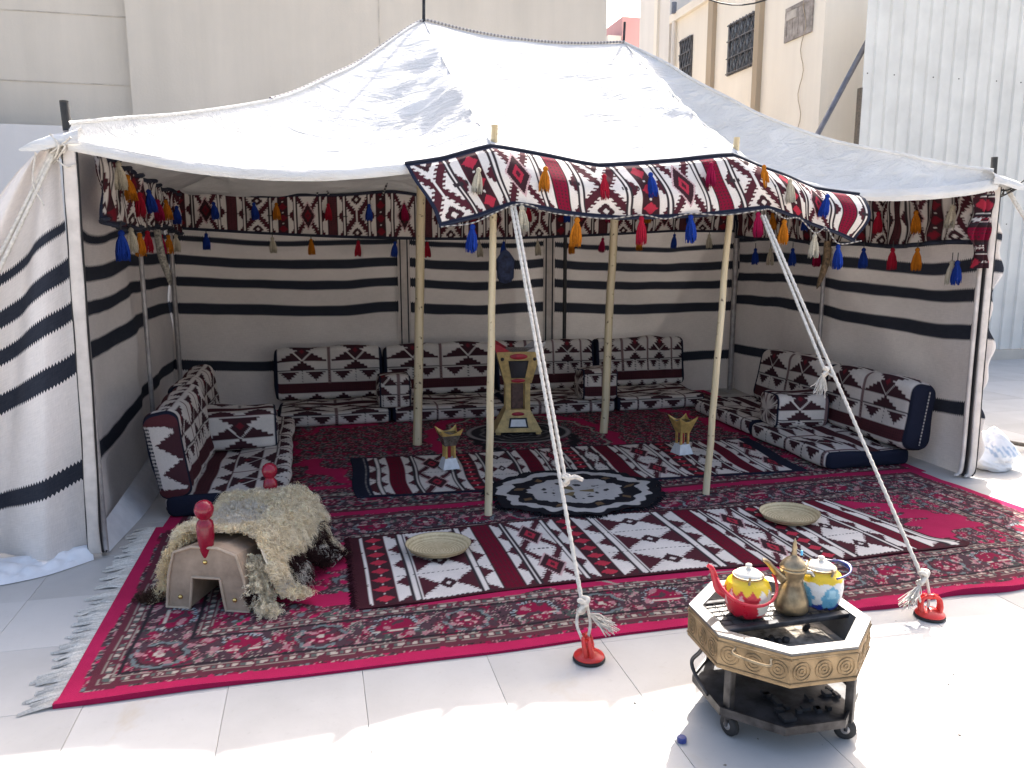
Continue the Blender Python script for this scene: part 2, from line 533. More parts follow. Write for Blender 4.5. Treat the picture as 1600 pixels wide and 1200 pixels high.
# ------------------------------------------------------------------ textile patterns
CREAM = np.array((0.64, 0.59, 0.55)); MAROON = np.array((0.072, 0.018, 0.026)); DKMAR = np.array((0.044, 0.018, 0.023))
CRIM = np.array((0.30, 0.010, 0.045)); NAVY = np.array((0.014, 0.017, 0.033)); LINE = np.array((0.035, 0.028, 0.032))
BRED = np.array((0.080, 0.024, 0.030)); ORED = np.array((0.40, 0.030, 0.055)); PINKL = np.array((0.55, 0.36, 0.36))

def put(C, m, col): C[m] = col

def kilim(s, w, bands, row, seed=0, dim=False, style='valance'):
    """s along the length [m], w across [m]; bands = [(centre, 'd'|'r', halfwidth)], row = repeat across [m]"""
    C = np.empty(s.shape + (3,)); C[:] = CREAM * 1.06
    t = (w / row) - np.floor(w / row) - 0.5                    # -0.5..0.5 in a row
    teeth = (np.floor(w / 0.011) % 2) * 0.07
    cs = [b[0] for b in bands]
    edges = [(-9, 'x', 0)] + list(bands) + [(99, 'x', 0)]
    for i in range(len(edges) - 1):
        a = edges[i][0] + edges[i][2]; b_ = edges[i + 1][0] - edges[i + 1][2]
        if edges[i][1] == 'x':
            per = bands[1][0] - bands[0][0] - 2 * bands[0][2]; a = b_ - per
        if edges[i + 1][1] == 'x':
            per = bands[1][0] - bands[0][0] - 2 * bands[0][2]; b_ = a + per
        M = (s >= a) & (s < b_)
        if not M.any(): continue
        q = (s - (a + b_) / 2) / ((b_ - a) / 2)
        aq = np.abs(q); at_ = np.abs(t)
        L = (b_ - a) / 2
        loz = (edges[i][1] == 'd') or (edges[i][1] == 'x' and edges[i + 1][1] == 'r')
        if style == 'runner': loz = not loz
        # outer pairs of small triangles and the thin stripes parallel to the bands
        lw = 0.006 / L
        tt = np.abs(((t * 2 + 0.5) % 1.0) - 0.5)               # two small triangles per row
        put(C, M & (aq > 0.74) & (tt * 1.15 + teeth < (1 - aq) / 0.26 * 0.42), MAROON)
        put(C, M & (np.abs(aq - 0.72) < lw), LINE)
        put(C, M & (np.abs(aq - 0.58) < lw), LINE)
        if loz:
            r = aq / 0.52 + at_ / 0.46
            st = np.abs(aq / 0.50 - 0.0)
            # four ragged triangles round a lozenge
            put(C, M & (aq < 0.56) & (np.abs(at_ / 0.5 - aq / 0.56) + teeth * 1.8 < 0.29), MAROON)
            put(C, M & (aq < 0.56) & (r + 0 < 0.80), DKMAR)
            put(C, M & (np.abs(r - 0.74) < 0.055), PINKL)
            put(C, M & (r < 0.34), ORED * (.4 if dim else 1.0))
            put(C, M & (r < 0.15), MAROON)
        elif style == 'runner':
            r3 = row * 2 / 3; t3 = np.abs((w / r3) % 1.0 - 0.5)
            put(C, M & (aq > 0.10) & (aq < 0.54) & (t3 * 2 + teeth * 1.6 < (aq - .10) / .44 * .86), MAROON)
            dm = aq / 0.20 + t3 / 0.24
            put(C, M & (dm + teeth < 1.0), DKMAR)
            put(C, M & (dm < 0.30), CREAM)
            put(C, M & (aq < 0.98) & (np.abs(t3 - 0.5) * r3 < 0.006) & ((np.floor(s / 0.012) % 2) == 0), LINE)
        else:
            put(C, M & (aq < 0.56) & (aq > 0.05) & (np.abs(at_ - aq * 0.62) * 2 + teeth * 1.6 < 0.27), MAROON)
            dd = np.minimum(np.hypot(q * L, (at_ - 0.5) * row), 9)
            dm = np.abs(q * L) / 0.055 + np.abs(at_ - 0.40) * row / 0.05
            put(C, M & (dm + teeth < 1.0), DKMAR)
            put(C, M & (dm < 0.35), CREAM)
            put(C, M & (aq < 0.5) & (np.abs(at_ - 0.5) * row < 0.006) , LINE)
        if style == 'runner' and not loz: continue
        lad = (np.abs(at_ - (0.5 if loz else 0.0)) * row < 0.008) & (aq > (0.0 if loz else 0.5)) & (aq < 0.98)
        put(C, M & lad & ((np.floor(s / 0.012) % 2) == 0), LINE)
    for c, k, h in bands:
        M = np.abs(s - c) < h
        if k == 'r':
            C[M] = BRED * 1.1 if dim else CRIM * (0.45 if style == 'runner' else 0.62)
            lat = np.abs((s / 0.022) % 1 - 0.5) + np.abs((w / 0.018) % 1 - 0.5)
            put(C, M & (lat < 0.30), DKMAR)
            put(C, M & (np.abs(s - c) > h - 0.008), DKMAR)
        else:
            C[M] = DKMAR
            fw = np.abs((w / 0.105) % 1 - 0.5); q = np.abs(s - c) / h
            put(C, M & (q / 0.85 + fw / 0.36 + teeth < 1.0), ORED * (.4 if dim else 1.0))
            put(C, M & (np.hypot((fw - 0.5) * 0.105, s - c) < 0.007), CREAM)
            put(C, M & (q > 0.9), MAROON)
    if dim: C *= 0.92  # inner friezes coloured slightly darker all over, standing in for tent shade
    return C

def cushion_paint(u, v, W=0.5):
    """u along the cushion, v across (front bottom edge upwards), metres"""
    v = np.where(v > 0.58, (v - 0.58) % 0.55 + 0.03, v)
    C = np.empty(u.shape + (3,)); C[:] = CREAM
    q = (u / W) % 1.0 - 0.5
    h = (u / (W / 2)) % 1.0 - 0.5
    teeth = (np.floor(v / 0.0095) % 2) * 0.016
    def tri(cx, half, v0, v1, up=True, arr=None, per=W):
        a = np.abs(arr - cx) * per
        t = (v - v0) / (v1 - v0)
        k = (1 - t) if up else t
        return (v > v0) & (v < v1) & (a + teeth < half * k)
    put(C, (v < 0.03), NAVY)
    put(C, tri(0, W * .22, 0.032, 0.110, True, h, W / 2), DKMAR * 1.2)
    put(C, (v > 0.115) & (v < 0.205), BRED)
    put(C, (v > 0.115) & (v < 0.205) & (np.abs((u / 0.02) % 1 - .5) < 0.25) & (np.abs((v / 0.02) % 1 - .5) < 0.25), DKMAR)
    put(C, tri(0, W * .20, 0.225, 0.312, False, h, W / 2), DKMAR * 1.2)
    put(C, (np.abs(v - 0.325) < 0.004), LINE)
    put(C, tri(0, W * .29, 0.328, 0.408, True, q, W), DKMAR * 1.2)
    put(C, (np.abs(v - 0.408) < 0.003), LINE)
    M = tri(0, W * .50, 0.41, 0.53, True, q, W) | tri(0, W * .30, 0.47, 0.56, False, q, W)
    put(C, M, DKMAR * 1.2)
    X = np.abs(np.abs(q) * W - np.abs(v - 0.41) * 1.0) < 0.008
    put(C, X & (v > 0.405) & (v < 0.56), CREAM)
    D = np.abs(q) * W + np.abs(v - 0.50) < 0.025
    put(C, D, np.array((0.16, 0.02, 0.03)))
    put(C, (v > 0.575) & (v < 0.66), BRED)
    put(C, tri(0, 0.11, 0.67, 0.76, True, q, W), DKMAR)
    colm = (np.abs(np.abs(q) - 0.5) * W < 0.012) & (v > 0.2) & (v < 0.57)
    put(C, colm, np.array((0.20, 0.13, 0.13)))
    colm2 = (np.abs(np.abs(h) - 0.5) * W / 2 < 0.009) & (v > 0.215) & (v < 0.32) & ((np.floor(v / 0.012) % 2) == 0)
    put(C, colm2, LINE)
    return C

def persian(x, y, L, W, seed=3, cell=1.0):
    """x 0..L, y 0..W"""
    C = np.empty(x.shape + (3,))
    FIELD = np.array((0.39, 0.015, 0.078)); MA = np.array((0.105, 0.024, 0.038)); DK = np.array((0.022, 0.018, 0.022))
    GRN = np.array((0.085, 0.105, 0.095)); PNK = np.array((0.48, 0.22, 0.25)); CR = np.array((0.44, 0.39, 0.33)); TEAL = np.array((0.13, 0.16, 0.165))
    f1 = fnoise(seed, 30, 3.5, 12.0); f2 = fnoise(seed + 1, 30, 3.5, 11.0); f3 = fnoise(seed + 2, 26, 9, 24); f4 = fnoise(seed + 5, 22, 1.2, 3.5)
    a = f1(x, y); b_ = f2(x, y); c = f3(x, y); e4 = f4(x, y)
    # scrolling flower ground
    Fl = np.empty_like(C); Fl[:] = MA
    put(Fl, b_ + .5 * c > 0.15, DK * 1.4 + MA * 0.35)
    put(Fl, (a + 0.5 * c) > 1.0, GRN * 0.7)
    put(Fl, (b_ - 0.4 * c) < -0.85, FIELD * 0.55)
    w1 = np.abs(((a * 1.25 + b_ * 0.5) % 1.0) - 0.5)
    put(Fl, (w1 < 0.070) & (c > -0.6), PNK * 0.72)
    w2 = np.abs(((b_ * 1.1 - a * 0.6 + 0.3) % 1.0) - 0.5)
    put(Fl, (w2 < 0.055) & (c > -.1), CR * 0.70)
    put(Fl, (np.abs(w2 - 0.12) < 0.045) & (c < 0.0), DK)
    put(Fl, (c > 1.35), FIELD)
    put(Fl, (c < -1.5), TEAL)
    d = np.minimum(np.minimum(x, L - x), np.minimum(y, W - y))
    along = np.where(np.minimum(x, L - x) < np.minimum(y, W - y), y, x)
    C[:] = Fl
    # field: scalloped river of plain crimson round a medallion
    ex = (x - L / 2) / (L / 2 - 0.55); ey = (y - W / 2) / (W / 2 - 0.44)
    e = np.sqrt(np.abs(ex) ** 2.6 + np.abs(ey) ** 2.0) + 0.045 * np.sin(np.arctan2(ey, ex) * 22) + 0.05 * e4
    inside = d > 0.46
    riv = inside & (e > (0.92 if W > 2.5 else 0.81)) & (e < (1.0 if W > 2.5 else 1.03))
    put(C, riv, FIELD)
    med = np.sqrt(((x - L / 2) / 0.75) ** 2 + ((y - W / 2) / (W * 0.30)) ** 2) + 0.03 * np.sin(np.arctan2(y - W / 2, x - L / 2) * 16)
    put(C, inside & (np.abs(med - 1.0) < 0.07), FIELD)
    st_ = (np.abs((np.minimum(y, W - y) - 0.62) + .02 * np.sin(x * 9)) < 0.035) & inside & (W > 2.5)
    put(C, st_, FIELD)
    put(C, inside & (np.abs(med - 0.88) < 0.015), CR * 0.7)
    put(C, inside & (np.abs(med - 0.55) < 0.05), DK)
    # main border with rosettes
    bd = (d > 0.165) & (d < 0.405)
    for off, R, kind in ((0.0, 0.098, 0), (0.30, 0.105, 1)):
        aa = ((along + off) / 0.60) % 1.0 - 0.5
        lx = aa * 0.60; ly = d - 0.285
        rr = np.hypot(lx, ly)
        th = np.arctan2(ly, lx)
        rw = rr / (R * (1 + 0.07 * np.cos(th * 8)))
        if kind == 0:
            put(C, bd & (rw < 1.0), MA)
            put(C, bd & (np.abs(rw - 0.93) < 0.09), TEAL)
            put(C, bd & (np.abs(rw - 0.78) < 0.045), DK)
            put(C, bd & (rw < 0.55), FIELD * 0.45)
            put(C, bd & (np.abs(rw - 0.42) < 0.06) & (np.cos(th * 8) > 0), PNK)
            put(C, bd & (rw < 0.16), CR)
        else:
            half = bd & (ly > -0.05)
            put(C, half & (rw < 1.0), MA)
            put(C, half & (np.abs(rw - 0.92) < 0.10), np.array((0.26, 0.30, 0.32)))
            put(C, half & (np.abs(rw - 0.92) < 0.10) & (np.cos(th * 30) > 0.3), DK)
            put(C, half & (rw < 0.72), FIELD * 0.55)
            put(C, half & (np.abs(ly + 0.03) < 0.008) & (rw < 0.95), CR)
    C[bd & (c > 1.25)] = PNK * .7; C[bd & (c < -.85)] = DK * 1.6 + MA * .3; C[bd & (np.abs(w1) < .05) & (c > .4)] = CR * .8
    put(C, bd & ((np.abs(d - 0.178) < 0.006) | (np.abs(d - 0.395) < 0.006)), DK)
    # guard stripes with cream dashes
    for g0, g1 in ((0.115, 0.160), (0.410, 0.455)):
        G = (d > g0) & (d < g1)
        put(C, G, MA)
        ph = (along / 0.052) % 1.0
        put(C, G & (ph < 0.48) & (np.abs(d - (g0 + g1) / 2 + .004 * np.sin(along * 60)) < 0.010) & (c > -1.0), CR * .9)
        put(C, G & (ph > 0.62) & (ph < 0.93) & (np.abs(d - (g0 + g1) / 2) < 0.010), GRN)
        put(C, G & ((d < g0 + 0.006) | (d > g1 - 0.006)) & (c > -.7), CR * 0.55)
    put(C, (d > 0.08) & (d < 0.115), MA)
    wob = 0.066 + 0.006 * e4
    put(C, d < wob, FIELD)
    return C

# ================================================================== THE SETTING
g = 60.0
ground = mk('ground', [(-g, -g, -0.012), (g, -g, -0.012), (g, g, -0.012), (-g, g, -0.012)], [(0, 1, 2, 3)], simple('grout', (0.42, 0.41, 0.39), 0.95, 0, 0.1, 6), smooth=False)
tag(ground, 'pale stone paved yard', None, None, 'structure')
TX, TY = 0.4735, 0.489
def tile_mesh():
    bm = bmesh.new()
    bmesh.ops.create_cube(bm, size=1.0)
    for v in bm.verts: v.co = Vector((v.co.x * (TX - 0.0014), v.co.y * (TY - 0.0014), (v.co.z - 0.5) * 0.02))
    bm.faces.ensure_lookup_table()
    top = [e for e in bm.edges if all(v.co.z > -0.001 for v in e.verts)]
    bmesh.ops.bevel(bm, geom=top, offset=0.001, segments=1, affect='EDGES')
    me = bpy.data.meshes.new('paving_tile'); bm.to_mesh(me); bm.free()
    me.materials.append(MATS['tile'])
    return me
tme = tile_mesh()
ntile = 0
for i in range(-7, 24):
    for j in range(-3, 15):
        x = -0.36 + (i + 0.5) * TX; y = 2.785 + (j + 0.5) * TY
        if -0.6 < x < 4.0 and 3.1 < y < 9: continue
        if x < -2.9 and y < 2.0: continue
        # keep what the photograph can see
        px = (x * math.cos(rad(13.847)) - y * math.sin(rad(13.847))); pz = x * math.sin(rad(13.847)) + y * math.cos(rad(13.847))
        if pz < 1.3 or abs(px) > pz * 0.645 + 1.1: continue
        if x < 4.4 and y > 7.6: continue
        o = bpy.data.objects.new('paving_tile', tme); COL.objects.link(o); o.parent = ground
        o.location = (x, y, 0.0 + random.uniform(-0.0006, 0.0006) + 0.0)
        o.rotation_euler = (random.uniform(-.0012, .0012), random.uniform(-.0012, .0012), random.choice((0, math.pi)))
        ntile += 1
print('tiles', ntile)

# ------------------------------------------------------------------ buildings
def wallbox(name, lo, hi, mat, parent):
    return MB().box(lo, hi).build(name, mat, parent)

bb = empty('plain_building', (0.0, 11.0, 0))
tag(bb, 'plain beige windowless building directly behind the tent', 'building')
wallbox('wall', (-2.09, 11.0, -.02), (4.06, 17.0, 5.3), 'plaster_back', bb)
wallbox('wall', (-9.0, 11.16, -.02), (-2.09, 17.0, 5.3), 'plaster_back', bb)
wallbox('parapet', (-9.1, 10.94, 5.3), (4.12, 17.0, 5.55), 'plaster_back', bb)
for xx in (0.93, 1.5):
    wallbox('render_joint', (xx, 10.994, 0.0), (xx + 0.018, 11.0, 5.3), simple('joint_dark', (0.46, 0.42, 0.365), 0.95), bb)
for zz in (3.55, 4.35):
    wallbox('render_joint', (-9.0, 11.152, zz), (-2.1, 11.16, zz + 0.012), 'joint_dark', bb)
lw = empty('low_wall', (-4.0, 10.3, 0))
tag(lw, 'smooth pale grey low wall behind the left tent corner', 'wall')
wallbox('wall_body', (-9.0, 10.2, -.02), (-2.55, 10.45, 2.92), 'plaster_lower', lw)

rb = empty('cream_building', (7.0, 10.3, 0))
tag(rb, 'cream rendered building with barred windows receding behind the tent', 'building')
wallbox('wall', (7.0, 10.3, -.02), (11.5, 15.25, 5.9), 'plaster_cream', rb)
wallbox('pilaster', (6.92, 13.45, 0), (7.0, 13.63, 5.9), 'plaster_pilaster', rb)
wallbox('pilaster', (6.91, 11.88, 0), (7.0, 12.02, 5.9), 'plaster_pilaster', rb)
wallbox('parapet', (6.92, 10.22, 5.9), (11.5, 15.25, 6.05), 'plaster_cream', rb)
def window(root, y0, y1, z0, z1, kind):
    x = 7.0
    fr = MB()
    t = 0.05
    fr.box((x - .03, y0, z0), (x - .002, y0 + t, z1)); fr.box((x - .03, y1 - t, z0), (x - .002, y1, z1))
    fr.box((x - .03, y0 + t, z0), (x - .002, y1 - t, z0 + t)); fr.box((x - .03, y0 + t, z1 - t), (x - .002, y1 - t, z1))
    w = fr.build('window', 'window_bars' if kind == 'bars' else 'shutter_wood', root)
    if kind == 'bars':
        MB().box((x - .012, y0 + t, z0 + t), (x - .003, y1 - t, z1 - t)).build('pane', 'window_dark', w)
        g_ = MB()
        n = 9
        for i in range(1, n):
            yy = y0 + (y1 - y0) * i / n
            pts = [(x - .045, yy + 0.028 * math.sin(k / 16 * 6 * math.pi) * (1 if i % 2 else -1), z0 + (z1 - z0) * k / 16) for k in range(17)]
            g_.tube(pts, 0.011, 5)
        for zz in (0.03, .33, .66, .97):
            g_.tube([(x - .045, y0, z0 + (z1 - z0) * zz), (x - .045, y1, z0 + (z1 - z0) * zz)], 0.012, 5)
        g_.build('grille', 'window_bars', w)
    else:
        n = 4
        for i in range(n):
            a = y0 + t + (y1 - y0 - 2 * t) * i / n
            MB().box((x - .022, a + .006, z0 + t), (x - .003, a + (y1 - y0 - 2 * t) / n - .006, z1 - t)).build('shutter_board', 'shutter_wood', w)
        MB().box((x - .034, y0 + .55 * (y1 - y0), z1 - .18), (x - .023, y1 - t, z1 - .06)).build('patch', simple('patch_light', (.42, .38, .34), .8), w)
    return w
window(rb, 12.06, 12.97, 4.47, 5.30, 'bars')
window(rb, 14.34, 14.84, 4.70, 5.48, 'bars')
window(rb, 10.57, 11.25, 4.60, 5.08, 'boards')
MB().tube([(6.94, 15.08, 0), (6.94, 15.08, 5.9)], 0.04, 8).build('drain_pipe', 'plaster_white', rb)
MB().tube([(6.9, 15.0, 6.22), (6.9, 15.0, 6.02)], 0.05, 10).build('wall_lamp', 'grey_pipe', rb)
MB().tube([(6.97, 10.75 + .05 * math.sin(k), 3 + k * .1) for k in range(22)], 0.006, 5).build('wall_cable', 'plaster_pilaster', rb)

wb = empty('white_building', (7.2, 15.2, 0))
tag(wb, 'whitish tower block beyond the cream building', 'building')
wallbox('wall', (7.0, 15.3, -.02), (12, 16.93, 8.0), 'plaster_white', wb)
wallbox('corner_strip', (6.95, 15.3, 0), (7.0, 15.5, 8.0), 'plaster_white', wb)
wallbox('corner_strip', (6.95, 15.9, 0), (7.0, 16.05, 7.0), 'plaster_cream', wb)
pb = empty('pink_building', (8.5, 20, 0))
tag(pb, 'faded pink building glimpsed far off above the tent ridge', 'building')
wallbox('wall', (7.80, 20.0, -.02), (12, 26, 7.35), 'plaster_pink', pb)
wallbox('side_wall', (7.45, 20.05, -.02), (7.80, 26, 6.9), 'plaster_white', pb)

# overhead wire
wr = mk('overhead_wire', *tube_geo([(4.6 + k * .18, 11.5, 5.16 + 0.10 * ((k - 9) / 3.0) ** 2) for k in range(19)], 0.012, 5), 'cable_black', loc=(6.2, 11.5, 5.2))
tag(wr, 'black overhead wire sagging across the top of the yard', 'wire')

# corrugated sheet wall
cw = empty('corrugated_wall', (9.0, 9.3, 0))
tag(cw, 'pale ribbed metal sheet wall on the right', 'wall')
x = 6.93; pi_ = 0
while x < 13.0:
    wdt = 0.2 * 5
    prof = []
    for k in range(5):
        b0 = x + k * 0.2
        prof += [(b0, 0), (b0 + .125, 0), (b0 + .140, -.030), (b0 + .180, -.030)]
    prof.append((x + wdt - 0.002, 0))
    y0 = 9.3 + (0.003 if pi_ % 2 else 0)
    V = []
    for z in (0.14, 5.2):
        for (a, d) in prof: V.append((a, y0 + d, z))
    for z in (0.14, 5.2):
        for (a, d) in prof: V.append((a, y0 + d + .012, z))
    n = len(prof)
    F = [(i, i + 1, n + i + 1, n + i) for i in range(n - 1)] + [(3 * n + i, 3 * n + i + 1, 2 * n + i + 1, 2 * n + i) for i in range(n - 1)]
    F += [(0, n, 3 * n, 2 * n), (n - 1, 2 * n + n - 1, 3 * n + n - 1, n + n - 1), tuple(range(n, 2 * n)) + tuple(range(4 * n - 1, 3 * n - 1, -1))]
    sh = mk('metal_sheet', V, F, 'sheet_metal', cw, False)
    sm = MB()
    for zz in (3.78, 1.9):
        for k in (0, 2): sm.lathe([(0.012, 0), (0.009, 0.008)], 6, (0, 0, 0)) if False else sm.box((x + k * .2 + .05, y0 - .006, zz - .007), (x + k * .2 + .064, y0 - .0005, zz + .007))
    sm.build('screw', 'dark_metal', sh)['kind'] = 'stuff'
    x += wdt; pi_ += 1
wallbox('base_strip', (6.93, 9.22, 0), (13, 9.36, 0.135), 'plaster_back', cw)
bp = mk('brace_pipe', *tube_geo([(6.27, 9.5, 2.7), (7.25, 9.5, 4.49)], 0.036, 10), 'grey_pipe', loc=(6.6, 9.5, 3.2))
tag(bp, 'dark grey steel pipe bracing the ribbed metal wall diagonally', 'pipe')
MB().box((6.90, 9.29, 0), (6.927, 9.36, 3.6)).build('end_post', 'hose_brown', cw)

# ================================================================== TENT
tent = empty('tent', (1.6, 6.1, 0))
tag(tent, 'large open white-roofed tent with black striped cream walls', 'tent')

CL = np.array((-1.09, 4.25)); CR_ = np.array((4.25, 4.35)); P1 = np.array((0.86, 6.2)); P2 = np.array((2.44, 6.2))
BL = np.array((-1.33, 8.05)); BR = np.array((4.55, 8.05))
def hipFL(s):
    z = smooth_interp(s, [0, .1, .25, .48, .64, .73, .83, .94, 1], [2.13, 2.19, 2.275, 2.45, 2.65, 2.77, 2.94, 3.13, 3.215])
    p = CL + np.outer(s, P1 - CL); return np.column_stack([p, z])
def hipFR(s):
    z = smooth_interp(s, [0, .08, .22, .385, .56, .67, .785, .866, 1], [2.045, 2.085, 2.185, 2.30, 2.49, 2.65, 2.82, 2.96, 3.15])
    p = CR_ + np.outer(s, P2 - CR_); return np.column_stack([p, z])
def hipBL(s):
    z = 2.03 + (3.215 - 2.03) * s - 0.13 * 4 * s * (1 - s)
    return np.column_stack([BL + np.outer(s, P1 - BL), z])
def hipBR(s):
    z = 2.0 + (3.15 - 2.0) * s - 0.13 * 4 * s * (1 - s)
    return np.column_stack([BR + np.outer(s, P2 - BR), z])
def ridge(s):
    z = smooth_interp(s, [0, .23, .48, .74, 1], [3.215, 3.155, 3.12, 3.117, 3.15])
    return np.column_stack([P1 + np.outer(s, P2 - P1), z])
EX = [-1.09, -.55, -.02, .5, .78, .95, 1.12, 1.3, 1.55, 1.9, 2.25, 2.44, 2.62, 2.89, 3.19, 3.7, 4.05, 4.25]
EZ = [2.06, 1.97, 1.945, 1.995, 2.055, 2.10, 2.065, 2.035, 2.01, 2.03, 2.07, 2.095, 2.03, 1.955, 1.915, 1.93, 1.965, 2.0]
def eaveF(x):
    z = smooth_interp(x, EX, EZ)
    y = np.interp(x, [-1.09, .95, 2.44, 4.25], [4.22, 4.30, 4.34, 4.32])
    return np.column_stack([x, y, z])
NU1, NU2 = 70, 50
s1 = np.linspace(0, 1, NU1); s2 = np.linspace(0, 1, NU2)[1:]; s3 = np.linspace(1, 0, NU1)[1:]
top = np.vstack([hipFL(s1), ridge(s2), hipFR(s3)])
ex = np.concatenate([np.interp(s1, [0, 1], [-1.09, .95]), np.interp(s2, [0, 1], [.95, 2.44]), np.interp(s3, [0, 1], [4.25, 2.44])])
bot = eaveF(ex)
topB = np.vstack([hipBL(s1), ridge(s2), hipBR(s3)])
bxx = np.concatenate([np.interp(s1, [0, 1], [BL[0], .86]), np.interp(s2, [0, 1], [.86, 2.44]), np.interp(s3, [0, 1], [BR[0], 2.44])])
botB = np.column_stack([bxx, np.full(len(bxx), 8.08), 2.02 - 0.05 * np.sin(np.linspace(0, 3 * math.pi, len(bxx))) ** 2])
fw1 = fnoise(21, 30, 0.7, 3.0); fw2 = fnoise(22, 30, 2.5, 8.0)
def panel(A, B, nv, sag, wr=1.0, pw=None):
    n = len(A)
    t = np.linspace(0, 1, nv)
    P = A[:, None, :] * (1 - t)[None, :, None] + B[:, None, :] * t[None, :, None]
    if pw is not None:
        tp = t[None, :] ** np.asarray(pw)[:, None]
        P[:, :, 2] = A[:, None, 2] * (1 - tp) + B[:, None, 2] * tp
    sg = np.asarray(sag)[:, None] * (4 * t * (1 - t))[None, :]
    P[:, :, 2] -= sg
    env = (np.sin(np.pi * np.clip(t, 0, 1)) ** 0.6)[None, :]
    fan = np.hypot(B[:, None, 0] - A[:, None, 0], B[:, None, 1] - A[:, None, 1])
    w = 0.011 * fw1(P[:, :, 0] * 1.2, P[:, :, 1] * 1.6) + 0.006 * fw2(P[:, :, 0] * 0.8, P[:, :, 1] * 1.8)
    # short tension creases running along the cloth
    cr = fw2(P[:, :, 0] * 0.35 + 5, P[:, :, 1] * 2.6); w = w - 0.012 * np.exp(-(cr / 0.16) ** 2) * np.clip(fw1(P[:, :, 0] * 1.3 + 9, P[:, :, 1] * 1.1), 0, 1.2)
    w = w * np.interp(P[:, :, 0], [.4, 1.1], [.62, 1.0])
    P[:, :, 2] += wr * w * env * np.clip(fan, 0, 1)
    return P.reshape(-1, 3), gridfaces(n, nv)
ul = np.concatenate([np.linspace(0, 1, NU1), np.ones(NU2 - 1), np.linspace(1, 0, NU1)[1:]])
sagF = np.concatenate([0.10 * np.sin(np.linspace(0, 1, NU1) * math.pi) ** 1.0 + 0.02, np.full(NU2 - 1, 0.03) + 0.03 * np.sin(np.linspace(0, math.pi, NU2 - 1)),
                       0.03 + 0.03 * np.sin(np.linspace(1, 0, NU1)[1:] * math.pi)])
s3r = np.linspace(1, 0, NU1)[1:]
pwF = np.concatenate([1 + 0.35 * np.sin(np.linspace(0, 1, NU1) * math.pi), np.ones(NU2 - 1), 1 + 2.6 * np.sin(np.clip((1 - s3r) / .28, 0, 1) * math.pi / 2) ** 2])
Vs, Fs = [], []; off = 0
def addp(V, F):
    global off
    Vs.append(V); Fs.append(F + off); off += len(V)
addp(*panel(bot, top, 60, sagF, 1.0, pwF))
ncan = off
addp(*panel(topB, botB, 30, np.full(len(topB), 0.04)))
addp(*panel(hipBL(s1), hipFL(s1), 34, 0.07 * np.ones(NU1)))
addp(*panel(hipFR(s1), hipBR(s1), 34, 0.07 * np.ones(NU1)))
# hem hanging from the front eave
th = np.linspace(0, 1, 7)
hemd = 0.055 + 0.02 * np.clip((ex - 2.9) / .6, 0, 1)
Hm = bot[:, None, :] + np.stack([0 * th, -0.02 * np.sin(th * 2.6), -th], -1)[None] * np.stack([np.ones_like(hemd), np.ones_like(hemd), hemd], -1)[:, None, :]
Hm[:, :, 1] += 0.006 * np.sin(ex * 23)[:, None] * th[None]
addp(Hm.reshape(-1, 3), gridfaces(len(ex), 7)[:, ::-1])
canopy = mk('canopy', np.concatenate(Vs), np.concatenate(Fs), 'canvas', tent)
canopy['label'] = 'sagging sunlit white canvas roof with two peaks'
# seams from the two peaks down to the front poles, rope along hips and ridge
def seam(A, B, sagA, name, r=0.004):
    t = np.linspace(0, 1, 40)[:, None]
    P = A * (1 - t) + B * t
    P[:, 2] -= sagA * 4 * t[:, 0] * (1 - t[:, 0]); P[:, 2] += 0.001
    return mk(name, *tube_geo(P, r, 5), 'canvas', tent)
seam(top[NU1 - 1], bot[NU1 - 1], 0.03, 'seam')
seam(top[NU1 + NU2 - 2], bot[NU1 + NU2 - 2], 0.03, 'seam')
def ropecol(n, seg, per=4):
    c = np.empty((n * seg, 3))
    for i in range(n): c[i * seg:(i + 1) * seg] = (0.55, 0.53, 0.5) if (i // per) % 2 else (0.16, 0.15, 0.17)
    return c
def hiprope(curve, lift, name='ridge_rope'):
    P = curve.copy(); P[:, 2] += lift
    v, f = tube_geo(P, 0.010, 6)
    c = ropecol(len(P), 6, 1)
    return mk(name, v, f, 'yarn', tent, col=c)
hiprope(ridge(np.linspace(0, 1, 120)), 0.012)
hl = hipFL(np.linspace(.45, 1, 90)); hl[:, 1] += 0.09 * np.sin(np.linspace(0, math.pi, 90)); hl[:, 2] += 0.02 * np.sin(np.linspace(0, math.pi, 90))
hiprope(hl, 0.012)
mk('hip_piping', *tube_geo(hipFR(np.linspace(0, 1, 80)) + np.array([0, 0, 0.006]), 0.012, 6), 'canvas', tent)
mk('hip_piping', *tube_geo(hipFL(np.linspace(0, .98, 80)) + np.array([0, 0, 0.004]), 0.010, 6), 'canvas', tent)

# canvas corner folds
def corner_fold(tip, base, w, name):
    tip = np.array(tip); base = np.array(base)
    V = []
    n = 10
    for i in range(n):
        t = i / (n - 1)
        c = base * (1 - t) + tip * t
        r = w * (1 - t) ** 0.7 + 0.012
        for k in range(9):
            a = math.pi * (-0.15 + 1.3 * k / 8)
            V.append(c + np.array([0, -math.cos(a) * r, math.sin(a) * r * 0.8 + 0.006 * math.sin(7 * t + k)]))
    return mk(name, V, gridfaces(n, 9), 'canvas', tent)
corner_fold((-1.285, 4.18, 1.995), (-1.04, 4.26, 2.06), 0.062, 'corner_fold')
corner_fold((4.47, 4.30, 1.93), (4.20, 4.36, 1.99), 0.065, 'corner_fold')

